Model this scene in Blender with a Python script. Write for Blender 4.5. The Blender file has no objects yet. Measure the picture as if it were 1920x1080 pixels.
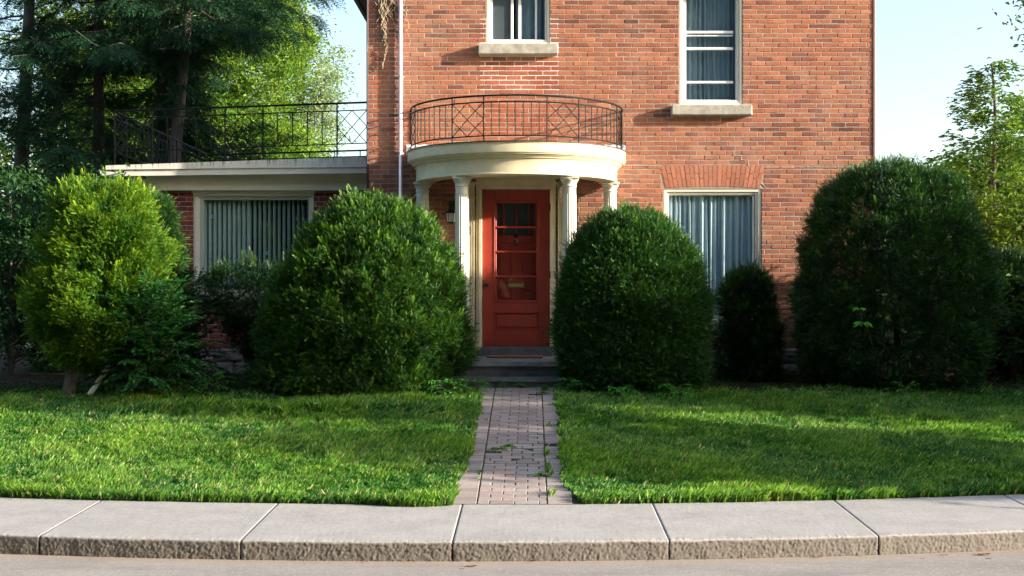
import bpy, math, random
import numpy as np
from mathutils import Vector, Matrix
sc = bpy.context.scene
R = math.radians
PI = math.pi

# ------------------------------------------------------------------ camera, sky, sun, exposure
F, CX, HY, CZ = 2400.0, 995.0, 575.0, 1.6        # focal length and vanishing point of the photograph in its own pixels
cam_d = bpy.data.cameras.new('camera'); cam = bpy.data.objects.new('camera', cam_d)
sc.collection.objects.link(cam); sc.camera = cam
cam.location = (0, 0, CZ); cam.rotation_euler = (R(90), 0, 0)
cam_d.sensor_width = 36; cam_d.lens = F/1920*36
cam_d.shift_x = (960-CX)/1920; cam_d.shift_y = (HY-540)/1920
cam_d.clip_end = 2000; cam_d.clip_start = 0.05
cam_d.dof.use_dof = False

SUN_EL, SUN_IN = R(15.0), R(13.0)                 # height of the sun; angle in front of the facade plane
S = Vector((math.cos(SUN_EL)*math.cos(SUN_IN), -math.cos(SUN_EL)*math.sin(SUN_IN), math.sin(SUN_EL)))
w = bpy.data.worlds.new("World"); sc.world = w; w.use_nodes = True
nt = w.node_tree; nt.nodes.clear()
sky = nt.nodes.new('ShaderNodeTexSky'); sky.sky_type = 'NISHITA'; sky.sun_disc = False
sky.sun_elevation = SUN_EL; sky.sun_rotation = math.atan2(S.x, S.y)
sky.altitude = 50; sky.air_density = 1.0; sky.dust_density = 2.5; sky.ozone_density = 1.0
bg = nt.nodes.new('ShaderNodeBackground'); bg.inputs[1].default_value = 0.15
ow = nt.nodes.new('ShaderNodeOutputWorld')
nt.links.new(sky.outputs[0], bg.inputs[0]); nt.links.new(bg.outputs[0], ow.inputs[0])
sd = bpy.data.lights.new('sun', 'SUN'); sd.energy = 5.0; sd.angle = R(0.55); sd.color = (1.0, 0.90, 0.76)
so = bpy.data.objects.new('sun', sd); sc.collection.objects.link(so)
so.rotation_euler = S.to_track_quat('Z', 'Y').to_euler()
vs = sc.view_settings
vs.view_transform = 'Standard'; vs.look = 'None'; vs.gamma = 1; vs.use_curve_mapping = False
vs.exposure = 1.55
sc.cycles.max_bounces = 8; sc.cycles.transparent_max_bounces = 12

def PX(px, Y): return (px-CX)/F*Y
def PZ(py, Y): return CZ+(HY-py)/F*Y

# ------------------------------------------------------------------ object helpers
COL = sc.collection
def tag(o, label=None, cat=None, group=None, kind=None):
    if label: o['label'] = label
    if cat: o['category'] = cat
    if group: o['group'] = group
    if kind: o['kind'] = kind
    return o
def empty(name, loc, label, cat, group=None):
    o = bpy.data.objects.new(name, None); COL.objects.link(o); o.location = loc
    o.empty_display_size = 0.2
    bpy.context.view_layer.update()
    return tag(o, label, cat, group)
def wloc(o):
    v = Vector((0, 0, 0))
    while o is not None: v = v+o.location; o = o.parent
    return v
def mkmesh(name, V, Fc, mats, col=None, mi=None, smooth=False, parent=None):
    """V (n,3) world coords; Fc list of (m,k) index arrays; one linked object"""
    V = np.asarray(V, dtype=np.float32).reshape(-1, 3)
    if not isinstance(Fc, list): Fc = [Fc]
    Fc = [np.asarray(f, dtype=np.int32) for f in Fc if len(f)]
    org = wloc(parent) if parent is not None else Vector((0, 0, 0))
    if parent is not None: V = V-np.array(org, dtype=np.float32)
    me = bpy.data.meshes.new(name)
    me.vertices.add(len(V)); me.vertices.foreach_set('co', V.ravel())
    li = np.concatenate([f.ravel() for f in Fc]); tot = np.concatenate([np.full(len(f), f.shape[1], np.int32) for f in Fc])
    me.loops.add(len(li)); me.loops.foreach_set('vertex_index', li)
    me.polygons.add(len(tot)); st = np.concatenate([[0], np.cumsum(tot)[:-1]]).astype(np.int32)
    me.polygons.foreach_set('loop_start', st); me.polygons.foreach_set('loop_total', tot)
    if mi is not None: me.polygons.foreach_set('material_index', np.asarray(mi, dtype=np.int32))
    me.polygons.foreach_set('use_smooth', np.full(len(tot), smooth, dtype=bool))
    if col is not None:
        a = me.color_attributes.new('Col', 'FLOAT_COLOR', 'POINT')
        c = np.ones((len(V), 4), np.float32); c[:, :3] = col; a.data.foreach_set('color', c.ravel())
    for m in (mats if isinstance(mats, (list, tuple)) else [mats]): me.materials.append(m)
    me.update(calc_edges=True); me.validate()
    o = bpy.data.objects.new(name, me); COL.objects.link(o)
    if parent is not None: o.parent = parent
    return o

class MB:
    def __init__(s): s.v = []; s.t = []; s.q = []; s.c = []; s.n = 0; s.cur = (1, 1, 1)
    def verts(s, P):
        P = np.asarray(P, dtype=float).reshape(-1, 3); i = s.n; s.v.append(P); s.n += len(P)
        s.c.append(np.tile(np.asarray(s.cur, float), (len(P), 1))); return i
    def quads(s, q): s.q.append(np.asarray(q).reshape(-1, 4))
    def tris(s, q): s.t.append(np.asarray(q).reshape(-1, 3))
    def box(s, x0, x1, y0, y1, z0, z1, b=0.0):
        if b <= 0:
            P = [(x, y, z) for x in (x0, x1) for y in (y0, y1) for z in (z0, z1)]
            i = s.verts(P)
            s.quads(np.array([(0, 1, 3, 2), (4, 6, 7, 5), (0, 4, 5, 1), (2, 3, 7, 6), (0, 2, 6, 4), (1, 5, 7, 3)])+i)
        else:
            b = min(b, .45*abs(x1-x0), .45*abs(y1-y0), .45*abs(z1-z0))
            P = []; idx = {}
            for sx in (0, 1):
                for sy in (0, 1):
                    for sz in (0, 1):
                        c = ((x0, x1)[sx], (y0, y1)[sy], (z0, z1)[sz]); d = (1-2*sx, 1-2*sy, 1-2*sz)
                        for ax in range(3):
                            p = [c[k]+(b*d[k] if k != ax else 0) for k in range(3)]
                            idx[(sx, sy, sz, ax)] = len(P); P.append(p)
            i = s.verts(P); Q = []; T = []
            for ax in range(3):
                o1, o2 = [k for k in range(3) if k != ax]
                for sd_ in (0, 1):
                    f = []
                    for (u, v) in ((0, 0), (1, 0), (1, 1), (0, 1)):
                        k = [0, 0, 0]; k[ax] = sd_; k[o1] = u; k[o2] = v; f.append(idx[(*k, ax)])
                    n = (sd_ == 1) ^ (ax == 1)
                    Q.append(f if n else f[::-1])
            for ax in range(3):                      # edges along ax
                o1, o2 = [k for k in range(3) if k != ax]
                for u in (0, 1):
                    for v in (0, 1):
                        k0 = [0, 0, 0]; k0[o1] = u; k0[o2] = v; k1 = list(k0); k1[ax] = 1
                        f = [idx[(*k0, o1)], idx[(*k1, o1)], idx[(*k1, o2)], idx[(*k0, o2)]]
                        Q.append(f)
            for sx in (0, 1):
                for sy in (0, 1):
                    for sz in (0, 1): T.append([idx[(sx, sy, sz, a)] for a in range(3)])
            s.quads(np.array(Q)+i); s.tris(np.array(T)+i)
        return s
    def grid(s, P, nu, nv):                          # P in row-major (nu*nv)
        i = s.verts(P); a = np.arange(nu-1)[:, None]*nv+np.arange(nv-1)[None, :]
        a = a.ravel()+i; s.quads(np.stack([a, a+nv, a+nv+1, a+1], 1)); return i
    def tube(s, pts, rad, n=6, cap=True, ell=1.0):
        pts = [Vector(p) for p in pts]
        if not hasattr(rad, '__len__'): rad = [rad]*len(pts)
        ref = Vector((0, 0, 1)); P = []
        prev = None
        for k, p in enumerate(pts):
            d = (pts[min(k+1, len(pts)-1)]-pts[max(k-1, 0)])
            if d.length < 1e-9: d = Vector((0, 0, 1))
            d.normalize()
            if prev is None:
                a = ref.cross(d)
                if a.length < .1: a = Vector((1, 0, 0)).cross(d)
            else: a = prev-d*prev.dot(d)
            a.normalize(); b = d.cross(a); prev = a
            for j in range(n):
                t = 2*PI*j/n; P.append(p+a*(math.cos(t)*rad[k])+b*(math.sin(t)*rad[k]*ell))
        i = s.verts([tuple(p) for p in P]); m = len(pts); Q = []
        for k in range(m-1):
            for j in range(n):
                a = i+k*n+j; b = i+k*n+(j+1) % n; Q.append((a, b, b+n, a+n))
        s.quads(Q)
        if cap:
            for k in (0, m-1):
                c = s.verts([tuple(pts[k])]); s.tris([(c, i+k*n+j, i+k*n+(j+1) % n) for j in range(n)])
        return s
    def lathe(s, prof, cx, cy, n=24, a0=0, a1=2*PI, sx=1, sy=1, flute=None):
        full = abs(a1-a0-2*PI) < 1e-6; m = n if full else n+1; P = []
        for (r, z) in prof:
            for j in range(m):
                t = a0+(a1-a0)*j/n; rr = r*(1-(flute(t) if flute else 0))
                P.append((cx+math.cos(t)*rr*sx, cy+math.sin(t)*rr*sy, z))
        i = s.verts(P); Q = []
        for k in range(len(prof)-1):
            for j in range(n):
                a = i+k*m+j; b = i+k*m+((j+1) % m if full else j+1); Q.append((a, b, b+m, a+m))
        s.quads(Q); return s
    def build(s, name, mats, parent=None, smooth=False, col=False):
        V = np.concatenate(s.v); Fc = []
        if s.q: Fc.append(np.concatenate(s.q))
        if s.t: Fc.append(np.concatenate(s.t))
        o = mkmesh(name, V, Fc, mats, col=np.concatenate(s.c) if col else None, smooth=smooth, parent=parent)
        return o

# ------------------------------------------------------------------ materials
class N:
    def __init__(s, name):
        s.m = bpy.data.materials.new(name); s.m.use_nodes = True; s.t = s.m.node_tree
        s.b = s.t.nodes['Principled BSDF']; s.out = s.t.nodes['Material Output']
    def n(s, typ, **kw):
        x = s.t.nodes.new('ShaderNode'+typ)
        for k, v in kw.items():
            if k.startswith('i_'): x.inputs[k[2:].replace('_', ' ')].default_value = v
            else: setattr(x, k, v)
        return x
    def l(s, a, b): s.t.links.new(a, b)
    def coord(s): return s.n('TexCoord').outputs['Object']
    def noise(s, scale, detail=4, rough=.6, vec=None, stretch=None):
        x = s.n('TexNoise'); x.inputs['Scale'].default_value = scale; x.inputs['Detail'].default_value = detail
        x.inputs['Roughness'].default_value = rough
        v = vec or s.coord()
        if stretch:
            mp = s.n('Mapping'); mp.inputs['Scale'].default_value = stretch; s.l(v, mp.inputs['Vector']); v = mp.outputs[0]
        s.l(v, x.inputs['Vector']); return x.outputs['Fac']
    def ramp(s, f, stops):
        r = s.n('ValToRGB'); s.l(f, r.inputs[0]); e = r.color_ramp.elements
        while len(e) < len(stops): e.new(.5)
        for k, (p, c) in enumerate(stops): e[k].position = p; e[k].color = (*c, 1) if len(c) == 3 else c
        return r.outputs[0]
    def mix(s, f, a, b, typ='MIX'):
        x = s.n('Mix', data_type='RGBA', blend_type=typ)
        if isinstance(f, (int, float)): x.inputs[0].default_value = f
        else: s.l(f, x.inputs[0])
        for k, v in ((6, a), (7, b)):
            if isinstance(v, tuple): x.inputs[k].default_value = (*v, 1)
            else: s.l(v, x.inputs[k])
        return x.outputs[2]
    def bump(s, h, strength, dist):
        x = s.n('Bump'); x.inputs['Strength'].default_value = strength; x.inputs['Distance'].default_value = dist
        s.l(h, x.inputs['Height']); s.l(x.outputs[0], s.b.inputs['Normal']); return x
    def attr(s): return s.n('Attribute', attribute_name='Col').outputs['Color']
def g3(v): return (v, v, v)

def basic(name, c, rough=.6, var=.15, scale=6, bstr=.15, bdist=.003, bscale=120, spec=.4, metal=0, stretch=None):
    q = N(name); f = q.noise(scale, 5, .6, stretch=stretch)
    lo = tuple(x*(1-var) for x in c); hi = tuple(min(1, x*(1+var)) for x in c)
    q.l(q.ramp(f, [(.3, lo), (.7, hi)]), q.b.inputs['Base Color'])
    q.b.inputs['Roughness'].default_value = rough; q.b.inputs['Specular IOR Level'].default_value = spec
    q.b.inputs['Metallic'].default_value = metal
    if bstr: q.bump(q.noise(bscale, 3), bstr, bdist)
    return q.m

def m_brick():
    q = N('fired_brick'); a = q.attr()
    f = q.noise(35, 6, .75); c = q.mix(.55, a, q.ramp(f, [(.25, g3(.45)), (.5, g3(.95)), (.75, g3(1.35))]), 'MULTIPLY')
    d = q.noise(220, 2, .6); c = q.mix(q.ramp(d, [(.66, g3(0)), (.74, g3(.8))]), c, (.05, .025, .02))
    st = q.noise(.9, 5, .7); c = q.mix(q.ramp(st, [(.48, g3(0)), (.72, g3(.30))]), c, (.55, .38, .28))
    c = q.mix(q.ramp(q.noise(1.3, 6, .75, stretch=(2.2, 1, .5)), [(.50, g3(0)), (.70, g3(.45))]), c, (.13, .065, .05))
    c = q.mix(q.ramp(q.noise(26, 4, .8), [(.60, g3(0)), (.70, g3(.35))]), c, (.60, .45, .36))
    q.l(c, q.b.inputs['Base Color']); q.b.inputs['Roughness'].default_value = .9
    q.b.inputs['Specular IOR Level'].default_value = .15
    h = q.mix(.5, q.noise(60, 5, .7), q.noise(260, 3, .6)); q.bump(h, .6, .004)
    return q.m
def m_mortar():
    q = N('lime_mortar'); f = q.noise(18, 5, .7)
    c = q.ramp(f, [(.3, (.28, .22, .17)), (.7, (.45, .37, .30))])
    # whiter repointing under the upper window, and the pale repair line above the ground-floor openings
    sp = q.n('SeparateXYZ'); q.l(q.coord(), sp.inputs[0])
    def band(o, lo, hi):
        a = q.n('Math', operation='GREATER_THAN'); q.l(o, a.inputs[0]); a.inputs[1].default_value = lo
        b = q.n('Math', operation='LESS_THAN'); q.l(o, b.inputs[0]); b.inputs[1].default_value = hi
        m = q.n('Math', operation='MULTIPLY'); q.l(a.outputs[0], m.inputs[0]); q.l(b.outputs[0], m.inputs[1]); return m.outputs[0]
    bx, bz = band(sp.outputs[0], PX(900, 17.8), PX(1048, 17.8)), band(sp.outputs[2], PZ(256, 17.8), PZ(112, 17.8))
    m = q.n('Math', operation='MULTIPLY'); q.l(bx, m.inputs[0]); q.l(bz, m.inputs[1])
    c = q.mix(m.outputs[0], c, (.66, .60, .56))
    q.l(c, q.b.inputs['Base Color']); q.b.inputs['Roughness'].default_value = .95; q.b.inputs['Specular IOR Level'].default_value = .1
    q.bump(q.noise(200, 4, .7), .6, .003); return q.m
def m_brick_flat():                                  # side and back walls: brick pattern in the shader
    q = N('side_brick'); b = q.n('TexBrick'); mp = q.n('Mapping'); mp.inputs['Rotation'].default_value = (R(90), 0, 0)
    co = q.n('TexCoord'); sp = q.n('SeparateXYZ'); q.l(co.outputs['Object'], sp.inputs[0]); cb = q.n('CombineXYZ')
    ad = q.n('Math', operation='ADD'); q.l(sp.outputs[0], ad.inputs[0]); q.l(sp.outputs[1], ad.inputs[1])
    q.l(ad.outputs[0], cb.inputs[0]); q.l(sp.outputs[2], cb.inputs[1]); q.l(cb.outputs[0], b.inputs['Vector'])
    b.inputs['Scale'].default_value = 1; b.inputs['Brick Width'].default_value = .205; b.inputs['Row Height'].default_value = .0653
    b.inputs['Mortar Size'].default_value = .006; b.inputs['Color1'].default_value = (.42, .13, .075, 1); b.inputs['Color2'].default_value = (.27, .085, .055, 1)
    b.inputs['Mortar'].default_value = (.48, .40, .32, 1)
    q.l(b.outputs[0], q.b.inputs['Base Color']); q.b.inputs['Roughness'].default_value = .9
    q.bump(b.outputs['Fac'], .5, -.006); return q.m
def m_leaf(name, trans=.35, rough=.5, spec=.3, tint=(1, 1, 1), through=(1.35, 1.3, .55)):
    q = N(name); a = q.attr()
    if tint != (1, 1, 1): a = q.mix(1.0, a, tint, 'MULTIPLY')
    q.l(a, q.b.inputs['Base Color']); q.b.inputs['Roughness'].default_value = rough
    q.b.inputs['Specular IOR Level'].default_value = spec
    tr = q.n('BsdfTranslucent'); h = q.mix(1.0, a, through, 'MULTIPLY'); q.l(h, tr.inputs[0])
    mx = q.n('MixShader'); mx.inputs[0].default_value = trans
    q.l(q.b.outputs[0], mx.inputs[1]); q.l(tr.outputs[0], mx.inputs[2]); q.l(mx.outputs[0], q.out.inputs[0]); return q.m
def m_bark(name, c, sc_=9):
    q = N(name); f = q.noise(sc_, 6, .75, stretch=(1, 1, .22))
    q.l(q.ramp(f, [(.3, tuple(x*.45 for x in c)), (.7, c)]), q.b.inputs['Base Color']); q.b.inputs['Roughness'].default_value = .95
    q.bump(f, .9, .03); return q.m
def m_glass():
    q = N('window_glass'); t = q.n('BsdfTransparent'); t.inputs[0].default_value = (.95, .98, .98, 1)
    gl = q.n('BsdfGlossy'); gl.inputs['Roughness'].default_value = .015; gl.inputs[0].default_value = (1, 1, 1, 1)
    bp = q.n('Bump'); bp.inputs['Strength'].default_value = .08; bp.inputs['Distance'].default_value = .02; q.l(q.noise(1.6, 2), bp.inputs['Height'])
    q.l(bp.outputs[0], gl.inputs['Normal'])
    fr = q.n('Fresnel'); ge = q.n('NewGeometry'); mr = q.n('MapRange'); q.l(ge.outputs['Backfacing'], mr.inputs['Value']); mr.inputs['To Min'].default_value = 1.5; mr.inputs['To Max'].default_value = 1/1.5; q.l(mr.outputs[0], fr.inputs[0])
    mx = q.n('MixShader'); q.l(fr.outputs[0], mx.inputs[0]); q.l(t.outputs[0], mx.inputs[1]); q.l(gl.outputs[0], mx.inputs[2])
    q.l(mx.outputs[0], q.out.inputs[0]); return q.m
def m_concrete():
    q = N('sidewalk_concrete'); f = q.noise(2.2, 6, .65); s = q.noise(170, 3, .7)
    c = q.ramp(f, [(.3, (.30, .288, .28)), (.5, (.355, .343, .333)), (.7, (.395, .38, .37))])
    c = q.mix(q.ramp(s, [(.33, g3(.55)), (.42, g3(0))]), c, (.22, .20, .18))
    c = q.mix(q.ramp(s, [(.62, g3(0)), (.7, g3(.5))]), c, (.62, .60, .57)); c = q.mix(q.ramp(q.noise(48, 3, .6), [(.58, g3(0)), (.66, g3(.65))]), c, (.19, .175, .165)); c = q.mix(q.ramp(q.noise(38, 3, .7), [(.56, g3(0)), (.68, g3(.5))]), c, (.52, .50, .48)); c = q.mix(q.ramp(q.noise(3.2, 6, .8), [(.55, g3(0)), (.72, g3(.4))]), c, (.24, .22, .20)); c = q.mix(q.ramp(q.noise(.8, 6, .75, stretch=(1, .6, 1)), [(.52, g3(0)), (.72, g3(.35))]), c, (.30, .27, .24))
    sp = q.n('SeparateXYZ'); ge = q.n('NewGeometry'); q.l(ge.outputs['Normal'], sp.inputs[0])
    c = q.mix(q.ramp(sp.outputs[2], [(.35, g3(1)), (.85, g3(0))]), c, (.165, .150, .134))   # rough, dirty kerb face coloured darker brown
    q.l(c, q.b.inputs['Base Color']); q.b.inputs['Roughness'].default_value = .9; q.b.inputs['Specular IOR Level'].default_value = .2
    q.bump(q.mix(.5, q.noise(90, 5, .8), s), .55, .005); return q.m
def m_road():
    q = N('road_asphalt'); s = q.noise(230, 3, .7); f = q.noise(1.1, 6, .65, stretch=(.4, 1.6, 1))
    c = q.ramp(f, [(.3, (.25, .235, .23)), (.7, (.35, .33, .315))])
    c = q.mix(q.ramp(s, [(.36, g3(.8)), (.45, g3(0))]), c, (.09, .085, .085))
    c = q.mix(q.ramp(s, [(.6, g3(0)), (.7, g3(.6))]), c, (.55, .50, .46)); c = q.mix(q.ramp(q.noise(46, 3, .7), [(.56, g3(0)), (.66, g3(.7))]), c, (.13, .115, .105)); c = q.mix(q.ramp(q.noise(34, 3, .7), [(.57, g3(0)), (.68, g3(.6))]), c, (.50, .46, .43)); c = q.mix(q.ramp(q.noise(1.7, 6, .8, stretch=(.5, 2, 1)), [(.50, g3(0)), (.66, g3(.5))]), c, (.17, .155, .145))
    a = q.attr(); c = q.mix(q.ramp(q.noise(14, 5, .75), [(.35, g3(.25)), (.65, g3(1))]), c, a) if False else q.mix(a, c, (.34, .27, .20))
    q.l(c, q.b.inputs['Base Color']); q.b.inputs['Roughness'].default_value = .9; q.b.inputs['Specular IOR Level'].default_value = .2
    q.bump(q.mix(.5, s, q.noise(80, 3, .7)), .9, .008); return q.m
def m_stone(name, c, scale=7, bd=.012):
    q = N(name); f = q.noise(scale, 6, .7)
    q.l(q.ramp(f, [(.3, tuple(x*.6 for x in c)), (.7, tuple(x*1.25 for x in c))]), q.b.inputs['Base Color'])
    q.b.inputs['Roughness'].default_value = .9; q.b.inputs['Specular IOR Level'].default_value = .2
    q.bump(q.mix(.5, f, q.noise(90, 4, .7)), .7, bd); return q.m
def m_attr(name, rough=.85, bs=.5, bd=.004, sc_=130, var=.35):
    q = N(name); a = q.attr(); f = q.noise(40, 5, .7)
    q.l(q.mix(var, a, q.ramp(f, [(.3, g3(.5)), (.7, g3(1.4))]), 'MULTIPLY'), q.b.inputs['Base Color'])
    q.b.inputs['Roughness'].default_value = rough; q.b.inputs['Specular IOR Level'].default_value = .25
    q.bump(q.noise(sc_, 4, .7), bs, bd); return q.m
def m_streak():                                      # cream fascia boards, weathered black along their top edge
    q = N('weathered_fascia_paint'); f = q.noise(5, 4, .6)
    c = q.ramp(f, [(.3, (.66, .64, .56)), (.7, (.76, .74, .66))])
    s = q.noise(3.0, 6, .8, stretch=(11, 1, .8)); a = q.attr()
    sp = q.n('SeparateColor'); q.l(a, sp.inputs[0])
    m = q.n('Math', operation='MULTIPLY'); q.l(q.ramp(s, [(.50, g3(0)), (.62, g3(1))]), m.inputs[0]); q.l(sp.outputs[0], m.inputs[1])
    c = q.mix(m.outputs[0], c, (.05, .05, .045))
    q.l(c, q.b.inputs['Base Color']); q.b.inputs['Roughness'].default_value = .55; return q.m

M_BRICK, M_MORTAR, M_SIDE = m_brick(), m_mortar(), m_brick_flat()
M_CREAM = basic('cream_paint', (.70, .62, .42), .45, .12, 5, .12, .002, 60)
M_FASCIA = m_streak()
M_WHITE = basic('white_paint', (.74, .75, .74), .4, .05, 4, .08, .002, 60)
M_CASE = basic('window_casing_paint', (.75, .71, .59), .5, .07, 4, .1, .002, 60)
M_RED = basic('red_door_paint', (.31, .036, .019), .42, .16, 5, .15, .0015, 70, spec=.5)
M_RED2 = basic('inner_door_paint', (.34, .034, .022), .5, .10, 5, .1, .0015, 70)
M_IRON = basic('black_iron', (.010, .010, .011), .6, .3, 20, .2, .001, 200, spec=.15)
M_DARK = basic('dark_brown_metal', (.035, .018, .017), .5, .2, 8, .1)
M_PIPE = basic('lilac_white_pipe_paint', (.66, .62, .70), .35, .05, 5, 0, spec=.5)
M_SILL = m_stone('cast_stone_sill', (.42, .39, .33), 9, .004)
M_STONE = m_stone('shaded_step_stone', (.15, .155, .155), 6, .01)  # darkened to carry the deep shade of the risers
M_RUBBLE = m_stone('rubble_foundation_stone', (.27, .25, .23), 4, .03)
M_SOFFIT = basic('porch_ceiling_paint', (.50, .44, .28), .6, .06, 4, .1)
M_FLASH = m_attr('white_smeared_sealant', .7, .5, .004, 60, .3)
M_CURT = basic('pale_teal_curtain_cloth', (.38, .50, .54), .8, .06, 5, .2, .001, 300, spec=.1)
M_CURT2 = basic('slate_blue_curtain_cloth', (.15, .23, .28), .8, .1, 5, .2, .001, 300, spec=.1)
M_BLIND = basic('sage_blind_vinyl', (.34, .47, .42), .55, .05, 4, 0)
M_GLASS = m_glass()
M_SCREEN = basic('insect_screen', (.05, .07, .085), .7, .1, 8, 0)
M_BRASS = basic('brass', (.52, .40, .18), .3, .15, 30, .1, .001, 100, metal=1)
M_BLACK = basic('black_enamel', (.012, .012, .013), .3, .1, 10, 0, spec=.5)
M_INT = basic('dim_interior_plaster', (.10, .10, .10), .9, .1, 2, 0)
M_ROOF = basic('grey_shingle', (.09, .085, .08), .9, .3, 14, .6, .01, 30)
M_MAT = basic('coir_doormat', (.20, .10, .055), .95, .3, 60, .8, .004, 300)
M_YEW = m_leaf('yew_needles', .22, .42, .35)
M_YELLOWYEW = m_leaf('golden_yew_needles', .28, .45, .3)
M_LEAF = m_leaf('broad_leaves', .42, .55, .15)
M_SPRUCE = m_leaf('spruce_needles', .15, .6, .2)
M_GRASS = m_leaf('grass_blades', .42, .45, .22, through=(1.1, 1.3, .8))
M_BARK = m_bark('grey_brown_bark', (.13, .105, .09))
M_BARK2 = m_bark('red_brown_bark', (.14, .075, .05))
M_YEWBARK = m_bark('dark_yew_bark', (.055, .035, .025))
M_TWIG = m_bark('dried_pale_stems', (.46, .36, .25), 30)
M_CONC, M_ROAD = m_concrete(), m_road()
M_PAVER = m_attr('clay_paver', .85, .6, .003, 160, .35)
M_SOIL = basic('dark_soil', (.035, .026, .018), .95, .4, 5, .8, .02, 20, spec=.1)
M_TURF = basic('turf_soil', (.035, .055, .018), .95, .3, 3, .6, .02, 30, spec=.1)
M_SAND = basic('joint_sand', (.03, .027, .024), .95, .3, 30, .3)
M_PETAL = basic('flower_petals', (.75, .62, .60), .6, .1, 30, 0)
M_STICKER = basic('blue_vinyl_sticker', (.16, .36, .50), .4, .1, 30, 0)
M_DRYLEAF = basic('dry_leaf', (.26, .10, .045), .8, .4, 40, .3)
rng = np.random.default_rng(7); random.seed(7)

# ------------------------------------------------------------------ the setting
def edge_y(x): return 8.72+.0273*x+.0264*x*x*(1 if abs(x) < 6 else 6/abs(x))   # the kerb's gentle bend
EY = np.vectorize(edge_y)
WALK = 1.53
def gz(x, y):                                       # height of the lawn
    x = np.asarray(x, float); y = np.asarray(y, float)
    yb = EY(x)+WALK; t = np.clip((y-yb)/(15.5-yb), 0, 1)
    s = t*.88+.12*(t*t*(3-2*t))
    return .012+.585*s+.012*np.sin(x*1.7+y*.9)*np.minimum(1, t*4)*(1-t)
def gzf(x, y): return float(gz(x, y))

# lawn and ground sheet reaching the horizon
xs = np.concatenate([[-400, -150, -60, -25, -14], np.linspace(-9, 9, 90), [14, 25, 60, 150, 400]])
T = np.concatenate([np.linspace(0, 1, 40), [1.15, 1.4, 2, 3, 5, 9, 20, 75]])
P = []
for x in xs:
    yb = edge_y(max(-30, min(30, x)))+WALK-.02
    for t in T:
        y = yb+(15.5-yb)*t if t <= 1 else 15.5+(t-1)*6
        P.append((x, y, gzf(x, y)-.012))
b = MB(); b.grid(P, len(xs), len(T)); tag(b.build('lawn_ground', M_TURF, smooth=True), kind='structure')
# bare soil under the shrubs
P = []
for x in np.linspace(-14, 14, 80):
    for v in np.linspace(0, 1, 12):
        y0 = 15.02+.12*math.sin(x*2.1)+.06*math.sin(x*7)+(.10 if x > 2 else 0); y = y0+(24-y0)*v
        P.append((x, y, gzf(x, y)-.012+.004+.03*min(1, v*5)))
b = MB(); b.grid(P, 80, 12); tag(b.build('planting_bed_soil', M_SOIL, smooth=True), kind='structure')
# road
xs2 = np.concatenate([[-400, -100, -30, -12], np.linspace(-8, 8, 60), [12, 30, 100, 400]])
P = []; C = []
vv = [0, .04, .08, .12, .2, .4, .8, 1.5, 3, 6, 10, 16, 30, 100, 400]
for x in xs2:
    yb = edge_y(max(-30, min(30, x)))+.03
    for v in vv: P.append((x, yb-v, -.135+min(v, 3)*.018)); C.append(max(0, 1-v/.22)**.7*.8)
b = MB(); b.grid(P, len(xs2), len(vv)); V = np.concatenate(b.v)
tag(mkmesh('road', V, [np.concatenate(b.q)], M_ROAD, col=np.repeat(np.array(C)[:, None], 3, 1), smooth=True), kind='structure')

# sidewalk: cast slabs with open joints, rounded rough kerb edge
def vnoise(P, s, seed=0):                            # cheap value noise, vectorised
    Q = P*s; I = np.floor(Q).astype(np.int64); Fr = Q-I; Fr = Fr*Fr*(3-2*Fr); out = 0
    for dx in (0, 1):
        for dy in (0, 1):
            for dz in (0, 1):
                h = ((I[:, 0]+dx)*73856093) ^ ((I[:, 1]+dy)*19349663) ^ ((I[:, 2]+dz)*83492791) ^ (seed*2654435)
                h = (h ^ (h >> 13))*1274126177 & 0x7fffffff; r = (h % 100003)/100003.
                wgt = (Fr[:, 0] if dx else 1-Fr[:, 0])*(Fr[:, 1] if dy else 1-Fr[:, 1])*(Fr[:, 2] if dz else 1-Fr[:, 2]); out = out+r*wgt
    return out
joints = [(-3.43-1.47*k, -3.51-1.50*k) for k in range(14, 0, -1)]+[(-3.43, -3.51), (-1.987, -2.035), (-.533, -.548), (.949, .979), (2.43, 2.48)]+[(2.43+1.47*k, 2.48+1.5*k) for k in range(1, 15)]
b = MB(); VV = []; QQ = []; off = 0
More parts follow.
